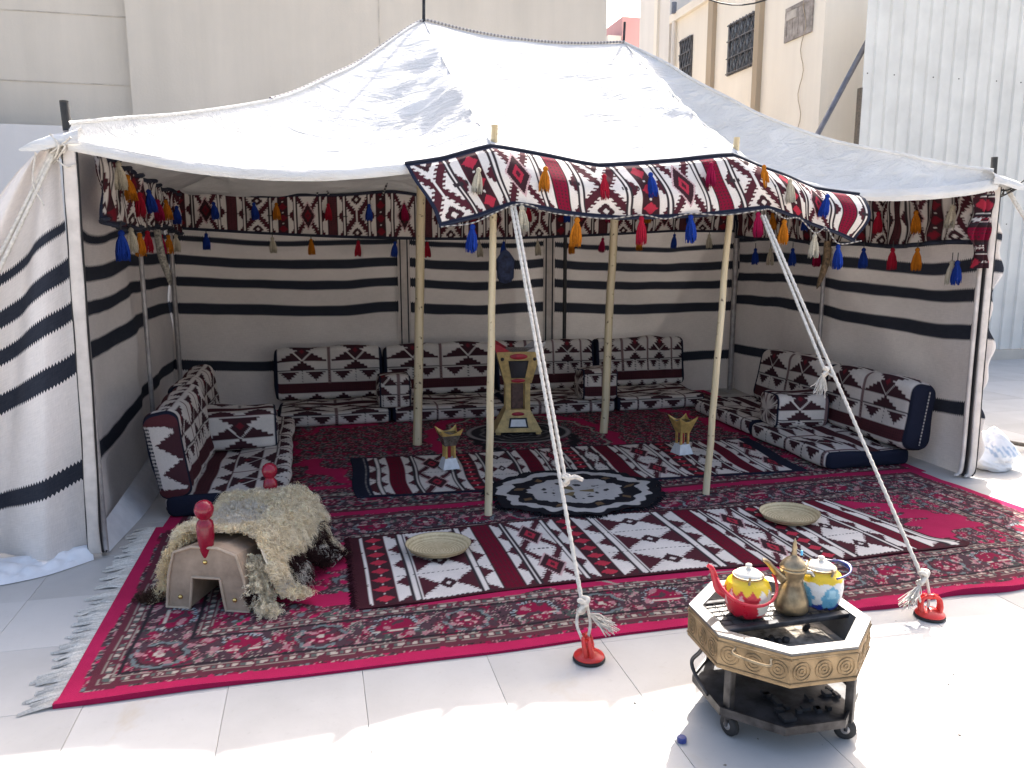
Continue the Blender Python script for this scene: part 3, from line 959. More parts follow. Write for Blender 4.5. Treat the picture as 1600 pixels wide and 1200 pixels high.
# ------------------------------------------------------------------ walls
def wall_strip(name, path, z0, z1, du_dv=None, bulge=None, nv=60, mat='wall', thick=0.0):
    """path: Nx2 polyline on plan; v = height, u = distance along"""
    P = np.asarray(path, float); n = len(P)
    u = np.concatenate([[0], np.cumsum(np.hypot(*np.diff(P, axis=0).T))])
    t = np.linspace(0, 1, nv)
    zz1 = np.broadcast_to(z1, (n,)); zz0 = np.broadcast_to(z0, (n,))
    Z = zz0[:, None] * (1 - t)[None] + zz1[:, None] * t[None]
    nrm = np.gradient(P, axis=0); nrm = np.column_stack([-nrm[:, 1], nrm[:, 0]]); nrm /= np.linalg.norm(nrm, axis=1)[:, None] + 1e-9
    V = np.empty((n, nv, 3))
    bl = np.zeros((n, nv)) if bulge is None else bulge(u[:, None] + 0 * Z, Z)
    V[:, :, 0] = P[:, 0:1] + nrm[:, 0:1] * bl; V[:, :, 1] = P[:, 1:2] + nrm[:, 1:2] * bl; V[:, :, 2] = Z
    vv = Z if du_dv is None else Z + du_dv(u[:, None] + 0 * Z, Z)
    uv = np.stack([u[:, None] + 0 * Z, vv], -1).reshape(-1, 2)
    return mk(name, V.reshape(-1, 3), gridfaces(n, nv), mat, tent, uv=uv)
fb = fnoise(31, 20, 0.3, 1.2); fb2 = fnoise(33, 20, 0.8, 3.0)
# back wall between the corner poles, sagging a little between seams
xs = np.linspace(BL[0] - .03, BR[0] + .03, 150)
seamsx = [BL[0], .88, 2.38, BR[0]]
def sagv(x):
    out = np.zeros_like(x)
    for a, b_ in zip(seamsx[:-1], seamsx[1:]):
        m_ = (x >= a) & (x <= b_); t = (x - a) / (b_ - a); out = np.where(m_, 4 * t * (1 - t), out)
    return out
wall_strip('back_wall', np.column_stack([xs, np.full(150, 8.03)]), -0.012, 2.06,
           lambda u, z: 0.045 * sagv(u + BL[0]) + 0.014 * (u - 0.3), lambda u, z: 0.02 * fb(u, z) * np.sin(np.clip(z / 2, 0, 1) * math.pi) + 0.05 * sagv(u + BL[0]) * np.sin(np.clip(z / 2, 0, 1) * math.pi))
ys = np.linspace(4.27, 8.03, 110)
wall_strip('side_wall', np.column_stack([np.interp(ys, [4.27, 6.0, 8.03], [-1.13, -1.24, BL[0]]), ys]), -0.01, np.interp(ys, [4.27, 8.03], [2.05, 2.05]),
           lambda u, z: 0.07 * np.sin(np.clip(u / 1.75, 0, 1) * math.pi) - 0.02 + 0.02 * u / 3.7, lambda u, z: (0.10 * np.sin(np.clip(u / 1.75, 0, 1) * math.pi) + 0.05 * np.sin(np.clip((u - 1.75) / 2, 0, 1) * math.pi)) * np.sin(np.clip(z / 2.0, 0, 1) * math.pi) + 0.012 * fb2(u * .5, z))
wall_strip('side_wall', np.column_stack([np.interp(ys, [4.36, 6.2, 8.03], [4.33, 4.44, BR[0]]), ys + np.interp(ys, [4.27, 8.03], [.12, 0.03])]), -0.012, np.interp(ys, [4.27, 8.03], [1.98, 2.02]),
           lambda u, z: 0.06 * np.sin(np.clip(u / 1.8, 0, 1) * math.pi) + 0.01 * np.sin(u * 4), lambda u, z: -(0.10 * np.sin(np.clip(u / 1.8, 0, 1) * math.pi) + 0.05 * np.sin(np.clip((u - 1.8) / 1.8, 0, 1) * math.pi)) * np.sin(np.clip(z / 2.0, 0, 1) * math.pi) + 0.015 * fb2(u * .5, z))
# front flap at the left, gathered at the top and spread outwards
nfl, nfv = 90, 90
a = np.linspace(0, 1, nfl)[:, None]; t = np.linspace(0, 1, nfv)[None]
zt = 2.05 - 0.06 * a; zb = 0.03 + 0.02 * np.sin(a * 9)
Z = zb * (1 - t) + zt * t
spread = (1 - t) ** 0.75
X = -1.145 - a * (0.10 + 1.05 * spread)
fold = np.sin(a * 2 * math.pi * 1.9 + 2.2 + 0.5 * (1 - t)) * (0.02 + 0.10 * spread) + 0.010 * np.sin(a * 2 * math.pi * 5.3 + 2 * t) * (0.5 + .5 * spread)
Y = 4.255 - 0.05 * a * spread + fold * np.clip(a * 6, 0, 1) + 0.02 * a
V = np.stack([X, Y, Z], -1)
vv = Z + a * (0.10 + 1.05 * spread) * (0.30 + 0.75 * t) - 0.0
uv = np.stack([a * 1.5 + 0 * Z, vv], -1)
mk('front_flap', V.reshape(-1, 3), gridfaces(nfl, nfv)[:, ::-1], 'wall', tent, uv=uv.reshape(-1, 2))
# front flap edge at the right, folded back outside the post
a = np.linspace(0, 1, 24)[:, None]; t = np.linspace(0, 1, nfv)[None]
Z = 0.10 + t * 1.62 + 0 * a
X = 4.345 + a * (0.10 + 0.03 * np.sin(t * 17) + .02 * np.sin(t * 41)) ; Y = 4.42 + 0.05 * np.sin(a * 5) + 0.06 * a
V = np.stack([X, Y + 0 * t, Z], -1)
mk('front_flap', V.reshape(-1, 3), gridfaces(24, nfv), 'wall', tent, uv=np.stack([a + 0 * Z, Z + 0.03 * a + .0 * Z], -1).reshape(-1, 2))

# plastic skirt at the foot of the left wall
def crumple(name, pts_in, pts_out, seed, amp):
    A = bezier(pts_in, 22); B = bezier(pts_out, 22); n = len(A); nv = 18
    t = np.linspace(0, 1, nv)
    P = A[:, None] * (1 - t)[None, :, None] + B[:, None] * t[None, :, None]
    f = fnoise(seed, 30, 1.5, 6); gx = np.abs(f(P[:, :, 0] * 1.6, P[:, :, 1] * 1.6 + 3 * P[:, :, 2])); g2 = fnoise(seed + 1, 30, 5, 14)(P[:, :, 0], P[:, :, 1] + P[:, :, 2])
    P[:, :, 2] += amp * (0.75 * np.minimum(gx, 1.1) + 0.10 * g2) * np.sin(np.clip(t, 0, 1) * math.pi)[None]
    P[:, :, 2] = np.maximum(P[:, :, 2], 0.004)
    return mk(name, P.reshape(-1, 3), gridfaces(n, nv), 'plastic_white', tent, False)
crumple('plastic_skirt', [(-1.16, 4.24, .075), (-1.4, 4.20, .06), (-1.75, 4.16, .06), (-2.3, 4.05, .07)], [(-1.14, 4.20, .004), (-1.35, 4.02, .004), (-1.7, 3.92, .004), (-2.3, 3.85, .004)], 41, 0.026)
crumple('plastic_skirt', [(-1.14, 4.30, .12), (-1.15, 5.2, .13), (-1.22, 6.6, .1), (-1.3, 8.0, .08)], [(-1.09, 4.30, .004), (-1.03, 5.2, .004), (-1.12, 6.6, .004), (-1.22, 8.0, .004)], 45, 0.015)

# ------------------------------------------------------------------ poles
def pole(name, base, tip, r0, r1, mat, seg=12, wob=0.0, seed=0):
    g_ = np.random.default_rng(seed)
    t = np.linspace(0, 1, 14)[:, None]
    P = np.array(base) * (1 - t) + np.array(tip) * t
    P[1:-1, :2] += g_.normal(0, wob, (12, 2))
    return mk(name, *tube_geo(P, np.linspace(r0, r1, 14), seg), mat, tent)
pole('wooden_pole', (0.743, 6.18, 0.012), (0.856, 6.19, 3.19), 0.036, 0.033, 'pole', 12, 0.002, 1)
pole('wooden_pole', (0.934, 4.371, 0.014), (0.980, 4.37, 2.217), 0.023, 0.019, 'pole', 12, 0.002, 2)
pole('wooden_pole', (2.338, 6.224, 0.012), (2.436, 6.21, 3.13), 0.034, 0.031, 'pole', 12, 0.002, 3)
pole('wooden_pole', (2.367, 4.435, 0.014), (2.465, 4.425, 2.206), 0.022, 0.018, 'pole', 12, 0.002, 4)
pole('peak_spike', (0.856, 6.19, 3.19), (0.862, 6.19, 3.48), 0.012, 0.011, 'dark_metal', 8)
pole('peak_spike', (2.436, 6.21, 3.12), (2.442, 6.21, 3.31), 0.011, 0.010, 'dark_metal', 8)
for (x, y, zt, ztop) in ((-1.10, 4.262, 2.10, 2.235), (4.305, 4.405, 2.0, 2.14)):
    pole('corner_pole', (x, y, 0.02), (x, y, zt), 0.018, 0.018, 'steel_pole', 8)
    pole('pole_cap', (x, y, zt), (x - .004, y, ztop), 0.020, 0.020, 'black_plastic', 10)
for (x, y, m_, r) in ((-1.16, 6.0, 'steel_pole', .016), (-1.27, 7.93, 'steel_pole', .022), (4.36, 6.2, 'steel_pole', .018), (4.47, 7.93, 'steel_pole', .03), (2.52, 7.93, 'black_plastic', .02)):
    pole('steel_pole' if m_ == 'steel_pole' else 'black_pole', (x, y, 0.0), (x, y, 1.98), r, r, m_, 8)
# webbing straps up the back wall seams
for x in (.86, 2.36):
    for k in (-1, 0, 1):
        MB().box((x + k * .035 - .006, 7.955, .05), (x + k * .035 + .006, 7.965, 2.0)).build('seam_strap', 'dark_metal' if k else 'sleeve_cloth', tent)
    MB().box((x - .06, 7.966, .05), (x + .06, 7.975, 2.0)).build('seam_band', 'sleeve_cloth', tent)
# cloth sleeves over the front corner posts
def sleeve(path, w, d, name='post_sleeve', mat='sleeve_cloth', col=None):
    P = bezier(path, 10); V = []
    for i, p in enumerate(P):
        wv = 1 + 0.06 * math.sin(i * .9)
        for (sx, sy) in ((-1, -.6), (-.7, -1), (.7, -1), (1, -.6), (1, .6), (.7, 1), (-.7, 1), (-1, .6)):
            V.append((p[0] + sx * w * wv, p[1] + sy * d, p[2]))
    return mk(name, V, gridfaces(len(P), 8, False, True), mat, tent)
sleeve([(-1.118, 4.232, .03), (-1.135, 4.215, .0 + .10), (-1.118, 4.225, .7), (-1.105, 4.225, 1.4), (-1.09, 4.225, 2.03)], .028, .013)
sleeve([(-1.150, 4.236, .03), (-1.165, 4.22, .10), (-1.149, 4.229, .7), (-1.136, 4.229, 1.4), (-1.121, 4.229, 2.0)], .0035, .012, 'dark_piping', 'black_plastic')
sleeve([(-1.088, 4.236, .03), (-1.104, 4.22, .10), (-1.088, 4.229, .7), (-1.075, 4.229, 1.4), (-1.06, 4.229, 2.0)], .003, .012, 'dark_piping', 'black_plastic')
sleeve([(4.30, 4.372, .01), (4.335, 4.376, .12), (4.322, 4.378, .8), (4.312, 4.378, 1.95)], .026, .012)
sleeve([(4.262, 4.372, .02), (4.293, 4.38, .12), (4.285, 4.38, .8), (4.279, 4.38, 1.95)], .004, .012, 'dark_piping', 'black_plastic')
sleeve([(4.225, 4.39, .02), (4.268, 4.395, .12), (4.262, 4.395, .8), (4.256, 4.395, 1.95)], .014, .012, 'post_sleeve')
sleeve([(4.335, 4.372, .01), (4.366, 4.378, .12), (4.352, 4.38, .8), (4.342, 4.38, 1.95)], .0035, .012, 'dark_piping', 'black_plastic')

# ------------------------------------------------------------------ ropes
def twist_rope(A, B, r, name, sag=0.0, n=160, parent=None, turns=40):
    t = np.linspace(0, 1, n)[:, None]
    P = np.array(A) * (1 - t) + np.array(B) * t
    P[:, 2] -= sag * 4 * t[:, 0] * (1 - t[:, 0])
    ph = np.arange(n)
    R = r * (1 + 0.16 * np.sin(ph * 1.9))
    return mk(name, *tube_geo(P, R, 7), 'rope_white', parent)
def knot(mb, c, s, seed):
    g_ = np.random.default_rng(seed)
    pts = [np.array(c) + s * np.array([math.sin(k * 2.1) * 1.0, math.cos(k * 1.7) * .8, math.sin(k * 1.3 + 1) * 1.3]) for k in range(9)]
    mb.tube(bezier(pts, 6), 0.010, 6)
def frayed(mb, c, d, length, spread, n, seed, r=0.0022):
    g_ = np.random.default_rng(seed)
    for i in range(n):
        dv = np.array(d) + g_.normal(0, spread, 3)
        e = np.array(c) + dv * length * g_.uniform(.7, 1.1)
        mid = (np.array(c) + e) / 2 + g_.normal(0, .006, 3)
        mb.tube([c, mid, e], r, 4)
for (T, G, sk, side) in (((1.012, 4.12, 1.775), (0.945, 2.70, 0.20), 0.75, 1), ((2.49, 4.12, 1.74), (2.472, 2.69, 0.16), 0.50, -1)):
    T = np.array(T); G = np.array(G); K = T + (G - T) * sk
    gr = empty('guy_rope', tuple(G))
    tag(gr, 'white twisted guy rope tied to the red suction cup ' + ('on the rug edge' if side == 1 else 'right of the cart'), 'rope')
    twist_rope(T, G, 0.0085, 'strand', 0.0, 200, gr)
    off_ = np.array([0.030, 0, 0.0]) if side == 1 else np.array([-.030, 0, 0])
    K2 = K + np.array([0.028 * side, 0.02, 0.0])
    twist_rope(T + off_ * .6, K2, 0.0085, 'strand', 0.0, 150, gr)
    kb = MB(); knot(kb, K2, 0.016, 3); kb.tube([K2, (K2 + K) / 2 + np.array([0, 0, -.01]), K + (G - T) * .015], 0.006, 6)
    if side == 1:
        kb.tube(bezier([K2, K2 + np.array([.04, .0, .012]), K2 + np.array([.075, .0, -.004])], 6), 0.010, 6)
    else:
        frayed(kb, K2 + np.array([-.012, -.005, -.012]), (-.25, -.1, -1), .085, .22, 60, 5)
    kb.build('knot', 'rope_white', gr, True)
    kb = MB(); knot(kb, G + np.array([0, 0, .01]), 0.022, 8)
    frayed(kb, G + np.array([.02 * side, -.01, -.02]), (.9 * side, -.2, -.75), .09, .2, 50, 9)
    for dx in (-.018, .018):
        kb.tube(bezier([G + np.array([dx, 0, 0]), G + np.array([dx * 1.5, -.01, -.06]), G + np.array([dx * .6, -.03, -.115])], 6), 0.006, 6)
    kb.build('end_knot', 'rope_white', gr, True)
# corner guy ropes leaving the frame
for (A, B, w_) in (((-1.14, 4.22, 2.02), (-2.05, 3.75, 0.0), 'left'), ((4.38, 4.38, 1.95), (5.25, 3.5, 0.0), 'right')):
    gr = empty('guy_rope', B)
    tag(gr, 'doubled white guy rope tied off at the %s front corner of the tent' % w_, 'rope')
    twist_rope(A, B, 0.009, 'strand', 0.01, 160, gr)
    twist_rope(np.array(A) + np.array([0, 0.0, .02]), np.array(B) + np.array([-.12 if w_ == 'left' else .12, .1, 0]), 0.009, 'strand', 0.02, 160, gr)
    kb = MB()
    g_ = np.random.default_rng(4)
    c0 = np.array(A)
    for k in range(3):
        kb.tube(bezier([c0 + g_.normal(0, .035, 3) for _ in range(5)], 8), 0.005, 5)
    kb.build('lashing', 'rope_white' if w_ == 'left' else 'cable_black', gr, True)
cl_ = MB()
cl_.tube(bezier([(-1.14, 4.2, 1.96), (-1.10, 4.195, 1.93), (-1.06, 4.2, 1.945)], 8), .004, 5)
cl_.tube(bezier([(-1.22, 4.18, 1.99), (-1.24, 4.17, 1.85), (-1.2, 4.16, 1.75)], 8), .004, 5)
cl_.build('lacing', 'rope_white', tent, True)

# ------------------------------------------------------------------ tassels and patterned bands
TCOL = {'blue': (0.013, 0.042, 0.26), 'orange': (0.50, 0.165, 0.014), 'red': (0.36, 0.014, 0.034), 'pink': (0.28, 0.008, 0.05), 'cream': (0.50, 0.45, 0.35)}
TMESH = {}
def tassel_mesh(cname):
    if cname in TMESH: return TMESH[cname]
    base = np.array(TCOL[cname]); g_ = np.random.default_rng(len(TMESH) + 3)
    hv, hf = lathe_geo([(0.004, 0.0), (0.012, -0.006), (0.0155, -0.016), (0.0105, -0.026), (0.012, -0.030), (0.018, -0.050), (0.021, -0.09), (0.0005, -0.095)][::-1], 14)
    V = [tuple(v) for v in hv]; F = [tuple(f) for f in hf]; Cc = [base * .8] * len(V)
    for k in range(64):
        a = g_.uniform(0, 6.283); r1 = .029 * math.sqrt(g_.uniform(.25, 1)); da = g_.normal(0, .18); L = g_.uniform(.112, .142)
        P_ = [(.010 * math.cos(a), .010 * math.sin(a), -.027), (.75 * r1 * math.cos(a), .75 * r1 * math.sin(a), -.055), (r1 * math.cos(a + da * .5), r1 * math.sin(a + da * .5), -.095), (r1 * 1.03 * math.cos(a + da), r1 * 1.03 * math.sin(a + da), -L)]
        tv, tf = tube_geo(P_, [.0025, .0032, .0030, .0022], 4)
        n0 = len(V); V += [tuple(v) for v in tv]; F += [tuple(i + n0 for i in f) for f in tf]; Cc += [base * g_.uniform(.7, 1.2)] * len(tv)
    o = mk('tassel', V, F, 'yarn', None, True, col=np.array(Cc))
    me = o.data; bpy.data.objects.remove(o)
    TMESH[cname] = me
    return me
def tassel(root, p, cname, s=1.0, rot=(0, 0, 0)):
    o = bpy.data.objects.new('tassel', tassel_mesh(cname)); COL.objects.link(o)
    o.parent = root
    o.location = np.array(p) - np.array(root.location)
    o.scale = (s, s * .9, s); o.rotation_euler = rot
    return o

FB = [(-0.14, 'r', .05), (.08, 'd', .047)]
def band_seq(x0, x1, start, kind0='d', step=0.455, h=.047):
    out = []; k = kind0; c = start
    while c < x1 + 0.3:
        out.append((c, k, h)); k = 'r' if k == 'd' else 'd'; c += step
    c = start - step; k = 'r' if kind0 == 'd' else 'd'
    while c > x0 - 0.3:
        out.insert(0, (c, k, h)); k = 'r' if k == 'd' else 'd'; c -= step
    return out

def cloth_band(root, name, TopP, BotP, nu, nv, row, bands, yoff, trim=0.018, dim=False):
    """TopP/BotP: functions of t in 0..1 returning xyz ; textile painted along it"""
    t = np.linspace(0, 1, nu); w = np.linspace(0, 1, nv)
    A = TopP(t); B = BotP(t)
    P = B[:, None] * (1 - w)[None, :, None] + A[:, None] * w[None, :, None]
    P = P + yoff(t[:, None], w[None, :])
    mid = (A + B) / 2
    sl = np.concatenate([[0], np.cumsum(np.linalg.norm(np.diff(mid, axis=0), axis=1))])
    hgt = np.mean(np.linalg.norm(A - B, axis=1))
    S, Wm = np.meshgrid(sl, w * hgt, indexing='ij')
    C = kilim(S, Wm, bands, row, dim=dim)
    e = np.minimum(Wm, hgt - Wm)
    C[e < trim] = NAVY * 1.2
    C[(S < 0.02) | (S > sl[-1] - 0.02)] = NAVY * 1.2
    back = 0
    o = mk(name, P.reshape(-1, 3), gridfaces(nu, nv), 'textile', root, col=C.reshape(-1, 3))
    return o, P, sl

# --- valance along the front eave
vroot = empty('front_valance', (1.8, 4.15, 1.6))
tag(vroot, 'bright red and white woven valance with tassels draped over the front eave', 'valance')
tx = [.48, .66, .93, 1.25, 1.55, 1.99, 2.34, 2.55, 2.89, 3.19]; tz = [1.98, 2.01, 2.085, 2.045, 2.0, 2.035, 2.075, 2.0, 1.90, 1.865]
bx_ = [.63, .83, 1.02, 1.32, 1.64, 2.08, 2.52, 2.77, 3.13]; bz_ = [1.67, 1.72, 1.785, 1.74, 1.72, 1.735, 1.785, 1.72, 1.60]
ft = [0, .07, .165, .285, .40, .565, .70, .775, .895, 1.0]
fbt = [0, .07, .165, .285, .40, .565, .72, .80, 1.0]
def vtop(t): return np.column_stack([np.interp(t, ft, tx), 4.245 + 0 * t, 0.7 * np.interp(t, ft, tz) + 0.3 * smooth_interp(t, ft, tz) + .01])
def vbot(t): return np.column_stack([np.interp(t, fbt, bx_), 4.15 + 0 * t, 0.7 * np.interp(t, fbt, bz_) + 0.3 * smooth_interp(t, fbt, bz_)])
fv = fnoise(51, 20, 1.0, 4.0)
def vy(t, w):
    o = np.zeros(np.broadcast(t, w).shape + (3,))
    o[..., 1] = -0.018 * fv(t * 2.5, w * .4) - 0.05 * np.sin(np.clip(w, 0, 1) * math.pi) - 0.02 + 0.035 * np.where(w > .9, (w - .9) * 10, 0)
    o[..., 0] = 0.008 * np.sin(w * 6 + t * 11)
    return o
vb = [(0.305, 'd', .047), (.735, 'r', .047), (1.235, 'd', .047), (1.67, 'r', .047), (2.14, 'd', .04), (2.52, 'r', .045)]
vo, VP, vsl = cloth_band(vroot, 'woven_band', vtop, vbot, 620, 70, 0.345, vb, vy)
def vpoint(t, w):
    i = min(619, max(0, int(round(t * 619)))); j = min(69, max(0, int(round(w * 69))))
    return VP[i, j]
# black rolled edge along top and bottom
mk('edge_binding', *tube_geo(VP[:, 69] + np.array([0, -.002, .004]), 0.008, 6), simple('binding_navy', (.018, .022, .04), .9), vroot)
mk('edge_binding', *tube_geo(VP[:, 0] + np.array([0, 0, -.004]), 0.007, 6), 'binding_navy', vroot)
def xt(x, xs, fs): return float(np.interp(x, xs, fs))
row_hi = [(.795, .60, 'cream'), (1.16, .62, 'orange'), (1.49, .66, 'red'), (1.76, .70, 'blue'), (2.13, .78, 'pink'), (2.45, .80, 'orange'), (2.57, .66, 'cream'), (2.86, .66, 'blue')]
for x, w, c in row_hi:
    t = xt(x, (np.array(tx) ), ft); p = vpoint(t, w) + np.array([0, -.035, .03])
    tassel(vroot, p, c, 0.98, (rad(random.uniform(-8, 2)), rad(random.uniform(-14, 14)), random.random()))
row_lo = [(.80, 1.675, 'blue'), (1.06, 1.775, 'cream'), (1.365, 1.715, 'orange'), (1.73, 1.725, 'red'), (2.02, 1.735, 'blue'), (2.43, 1.755, 'pink'), (2.60, 1.715, 'orange'), (2.80, 1.635, 'cream'), (2.96, 1.575, 'blue')]
cords = []
for i, (x, z, c) in enumerate(row_lo):
    tassel(vroot, (x, 4.09, z + .005), c, random.uniform(1.0, 1.12), (rad(random.uniform(-4, 4)), rad(random.uniform(-5, 5)), random.random()))
    cords.append((x, 4.09, z + .01))
    if i < len(row_lo) - 1:
        xm = (x + row_lo[i + 1][0]) / 2
        cords.append((xm, 4.10, float(np.interp(xm, bx_, bz_)) - .012))
P = bezier([(0.64, 4.11, 1.665)] + cords + [(3.12, 4.1, 1.6)], 10)
v, f = tube_geo(P, 0.0042, 5)
mk('tassel_cord', v, f, 'yarn', vroot, col=np.repeat(np.where((np.arange(len(P)) % 2)[:, None] == 0, np.array((.5, .47, .42)), np.array((.05, .04, .05))), 5, 0))

# --- frieze inside: left, back, right
def inner_band(name, label, A0, A1, B0, B1, ztf, zbf, nu, bands, inward, gath=0.0, row=0.36, cat='wall band', seed=61):
    A0 = np.array(A0); A1 = np.array(A1)
    root = empty(name, tuple((A0 + A1) / 2) + (1.6,))
    tag(root, label, cat)
    fn = fnoise(seed, 24, 2, 7)
    def tp(t): return np.column_stack([A0[0] + (A1[0] - A0[0]) * t, A0[1] + (A1[1] - A0[1]) * t, ztf(t)])
    def bt(t): return np.column_stack([A0[0] + (A1[0] - A0[0]) * t, A0[1] + (A1[1] - A0[1]) * t, zbf(t)])
    inv = np.array(inward)
    def yo(t, w):
        d = 0.01 * fn(t * 3, w * .3) + gath * np.sin(t * 95 + 2 * w + 2 * fn(t * .7, w * 0 + .1))
        return d[..., None] * np.append(inv, 0)[None, None, :]
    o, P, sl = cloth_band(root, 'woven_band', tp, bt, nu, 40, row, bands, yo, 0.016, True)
    return root, P
bseq = band_seq(0, 5.9, .50, 'r', .455, .05)
broot, BP = inner_band('tent_frieze', 'shaded woven frieze with small tassels across the tent back wall', (-1.22, 7.90), (4.42, 7.90), 0, 0,
                       lambda t: 2.09 - 0.05 * np.sin(t * 3 * math.pi) ** 2 + 0.01 * np.sin(t * 40), lambda t: 1.745 - 0.09 * np.sin(np.clip(t * 1.15, 0, 1) * math.pi) + 0.0 * t, 720, bseq, (0, -1), 0.0)
lroot, LP = inner_band('tent_frieze', 'bunched woven frieze with bright tassels along the left tent wall', (-1.03, 4.42), (-1.17, 7.88), 0, 0,
                       lambda t: 2.04 - 0.02 * np.sin(t * math.pi) + .01 * np.sin(t * 50), lambda t: 1.70 - 0.02 * np.sin(t * 7) + .012 * np.sin(t * 60), 380, band_seq(0, 3.5, .25, 'd', .42, .05), (1, 0), 0.022, seed=66)
rroot, RP = inner_band('tent_frieze', 'woven frieze with tassels along the right tent wall', (4.24, 4.46), (4.41, 7.88), 0, 0,
                       lambda t: 1.93 + .06 * t + .01 * np.sin(t * 40), lambda t: 1.60 - 0.04 * np.sin(np.clip(t * 1.3, 0, 1) * math.pi) + 0.08 * t + .01 * np.sin(t * 21), 380, band_seq(0, 3.5, .35, 'd', .42, .05), (-1, 0), 0.014, seed=69)
MB().tube(BP[:, 39] + np.array([0, -.004, .004]), .010, 5).build('edge_binding', 'binding_navy', broot, True)
MB().tube(BP[:, 0] + np.array([0, -.004, -.004]), .009, 5).build('edge_binding', 'binding_navy', broot, True)
MB().tube(LP[:, 39] + np.array([.004, 0, .004]), .012, 5).build('edge_binding', 'binding_navy', lroot, True)
MB().tube(LP[:, 0] + np.array([.004, 0, -.004]), .010, 5).build('edge_binding', 'binding_navy', lroot, True)
MB().tube(RP[:, 39] + np.array([-.004, 0, .004]), .012, 5).build('edge_binding', 'binding_navy', rroot, True)
MB().tube(RP[:, 0] + np.array([-.004, 0, -.004]), .016, 5).build('edge_binding', 'binding_navy', rroot, True)
# gathered end of the right frieze hanging at the post
a = np.linspace(0, 1, 40)[:, None]; t = np.linspace(0, 1, 80)[None]
w_ = 0.07 + .018 * np.sin(t * 14) - 0.03 * np.abs(t - .5)
X = 4.20 + (a - .5) * 2 * w_ + 0.015 * np.sin(t * 8); Z = 1.95 - t * .52 + 0 * a; Y = 4.36 + 0.025 * np.sin(a * 15 + t * 6) - 0.03 * np.sin(a * math.pi)
C = kilim(t * .52 + 0 * a, a * .3 + 0 * t, [(.12, 'd', .05), (.30, 'r', .05), (.48, 'd', .05)], .3)
mk('gathered_end', np.stack([X, Y, Z], -1).reshape(-1, 3), gridfaces(40, 80)[:, ::-1], 'textile', rroot, col=C.reshape(-1, 3))
cyc = ['cream', 'orange', 'red', 'blue', 'pink', 'orange']
# back frieze tassels
k = 0
for x, c in ((-.87, 'blue'), (-.52, 'blue'), (-.32, 'orange'), (.15, 'red'), (.53, 'blue'), (.86, 'pink'), (1.25, 'orange'), (1.75, 'cream'), (2.1, 'red'), (2.5, 'blue'), (2.95, 'pink'), (3.4, 'orange'), (3.85, 'blue')):
    tassel(broot, (x, 7.84, 1.98), c, 1.15, (0, rad(random.uniform(-6, 6)), 0))
for x, c in ((-.95, 'blue'), (-.37, 'cream'), (-.02, 'orange'), (.42, 'red'), (.77, 'blue'), (1.08, 'red'), (1.6, 'cream'), (1.85, 'blue'), (2.2, 'cream'), (2.55, 'orange'), (2.9, 'pink'), (3.3, 'orange'), (3.7, 'blue'), (4.1, 'cream')):
    zb = float(np.interp((x + 1.22) / 5.64, np.linspace(0, 1, 720), BP[:, 0, 2]))
    tassel(broot, (x, 7.85, zb - .03), c, 1.1, (0, rad(random.uniform(-6, 6)), 0))
    MB().tube([(x, 7.85, zb), (x, 7.85, zb - .035)], .004, 4).build('tassel_loop', 'cable_black', broot)
# left frieze tassels
for y, z, c in ((4.80, 2.02, 'cream'), (5.02, 1.97, 'orange'), (5.42, 1.90, 'red'), (5.75, 1.94, 'blue'), (6.15, 1.90, 'pink'), (6.55, 1.92, 'orange'), (7.2, 1.91, 'blue')):
    tassel(lroot, (-.99 - (y - 4.4) * .035, y, z), c, 1.1, (rad(random.uniform(-9, 9)), rad(random.uniform(-9, 9)), 0))
for y, c in ((4.78, 'blue'), (5.08, 'cream'), (5.36, 'orange'), (5.66, 'red'), (6.25, 'pink'), (6.65, 'orange'), (7.1, 'cream')):
    tassel(lroot, (-1.0 - (y - 4.4) * .035, y, 1.665 + .012 * math.sin(y * 9)), c, 1.2 if y < 4.8 else 1.05, (0, 0, 0))
    MB().tube([(-1.0 - (y - 4.4) * .035, y, 1.70), (-1.0 - (y - 4.4) * .035, y, 1.66)], .004, 4).build('tassel_loop', 'cable_black', lroot)
# right frieze tassels
for y, z, c in ((4.62, 1.85, 'cream'), (4.98, 1.83, 'orange'), (5.4, 1.84, 'red'), (5.9, 1.86, 'cream'), (6.4, 1.88, 'blue'), (7.0, 1.9, 'orange')):
    tassel(rroot, (4.20 + (y - 4.4) * .045, y, z), c, 1.2, (0, rad(random.uniform(-6, 6)), 0))
for y, c in ((4.53, 'blue'), (4.58, 'cream'), (4.93, 'orange'), (5.2, 'red'), (5.55, 'blue'), (6.0, 'cream'), (6.2, 'pink'), (6.6, 'blue'), (7.0, 'cream'), (7.3, 'blue')):
    zz = 1.545 if y > 4.6 else 1.46
    tassel(rroot, (4.20 + (y - 4.4) * .045, y, zz + .02), c, 1.2, (0, 0, 0))
    MB().tube([(4.20 + (y - 4.4) * .045, y, zz + .07), (4.20 + (y - 4.4) * .045, y, zz + .015)], .004, 4).build('tassel_loop', 'cable_black', rroot)
# braided black and white cords from roof to frieze
for x, s in ((-.72, 1), (-.66, -1), (.05, 1), (.16, -1), (.66, 1), (1.22, 1), (1.30, -1), (3.0, 1), (3.6, 1)):
    Pp = bezier([(x, 7.86, 2.06), (x + .04 * s, 7.83, 2.16), (x + .10 * s, 7.72, 2.34)], 16)
    v, f = tube_geo(Pp, 0.009, 5)
    mk('hanging_cord', v, f, 'yarn', broot, col=np.repeat(np.where(((np.arange(len(Pp)) // 2) % 2)[:, None] == 0, np.array((.4, .38, .36)), np.array((.03, .03, .035))), 5, 0))
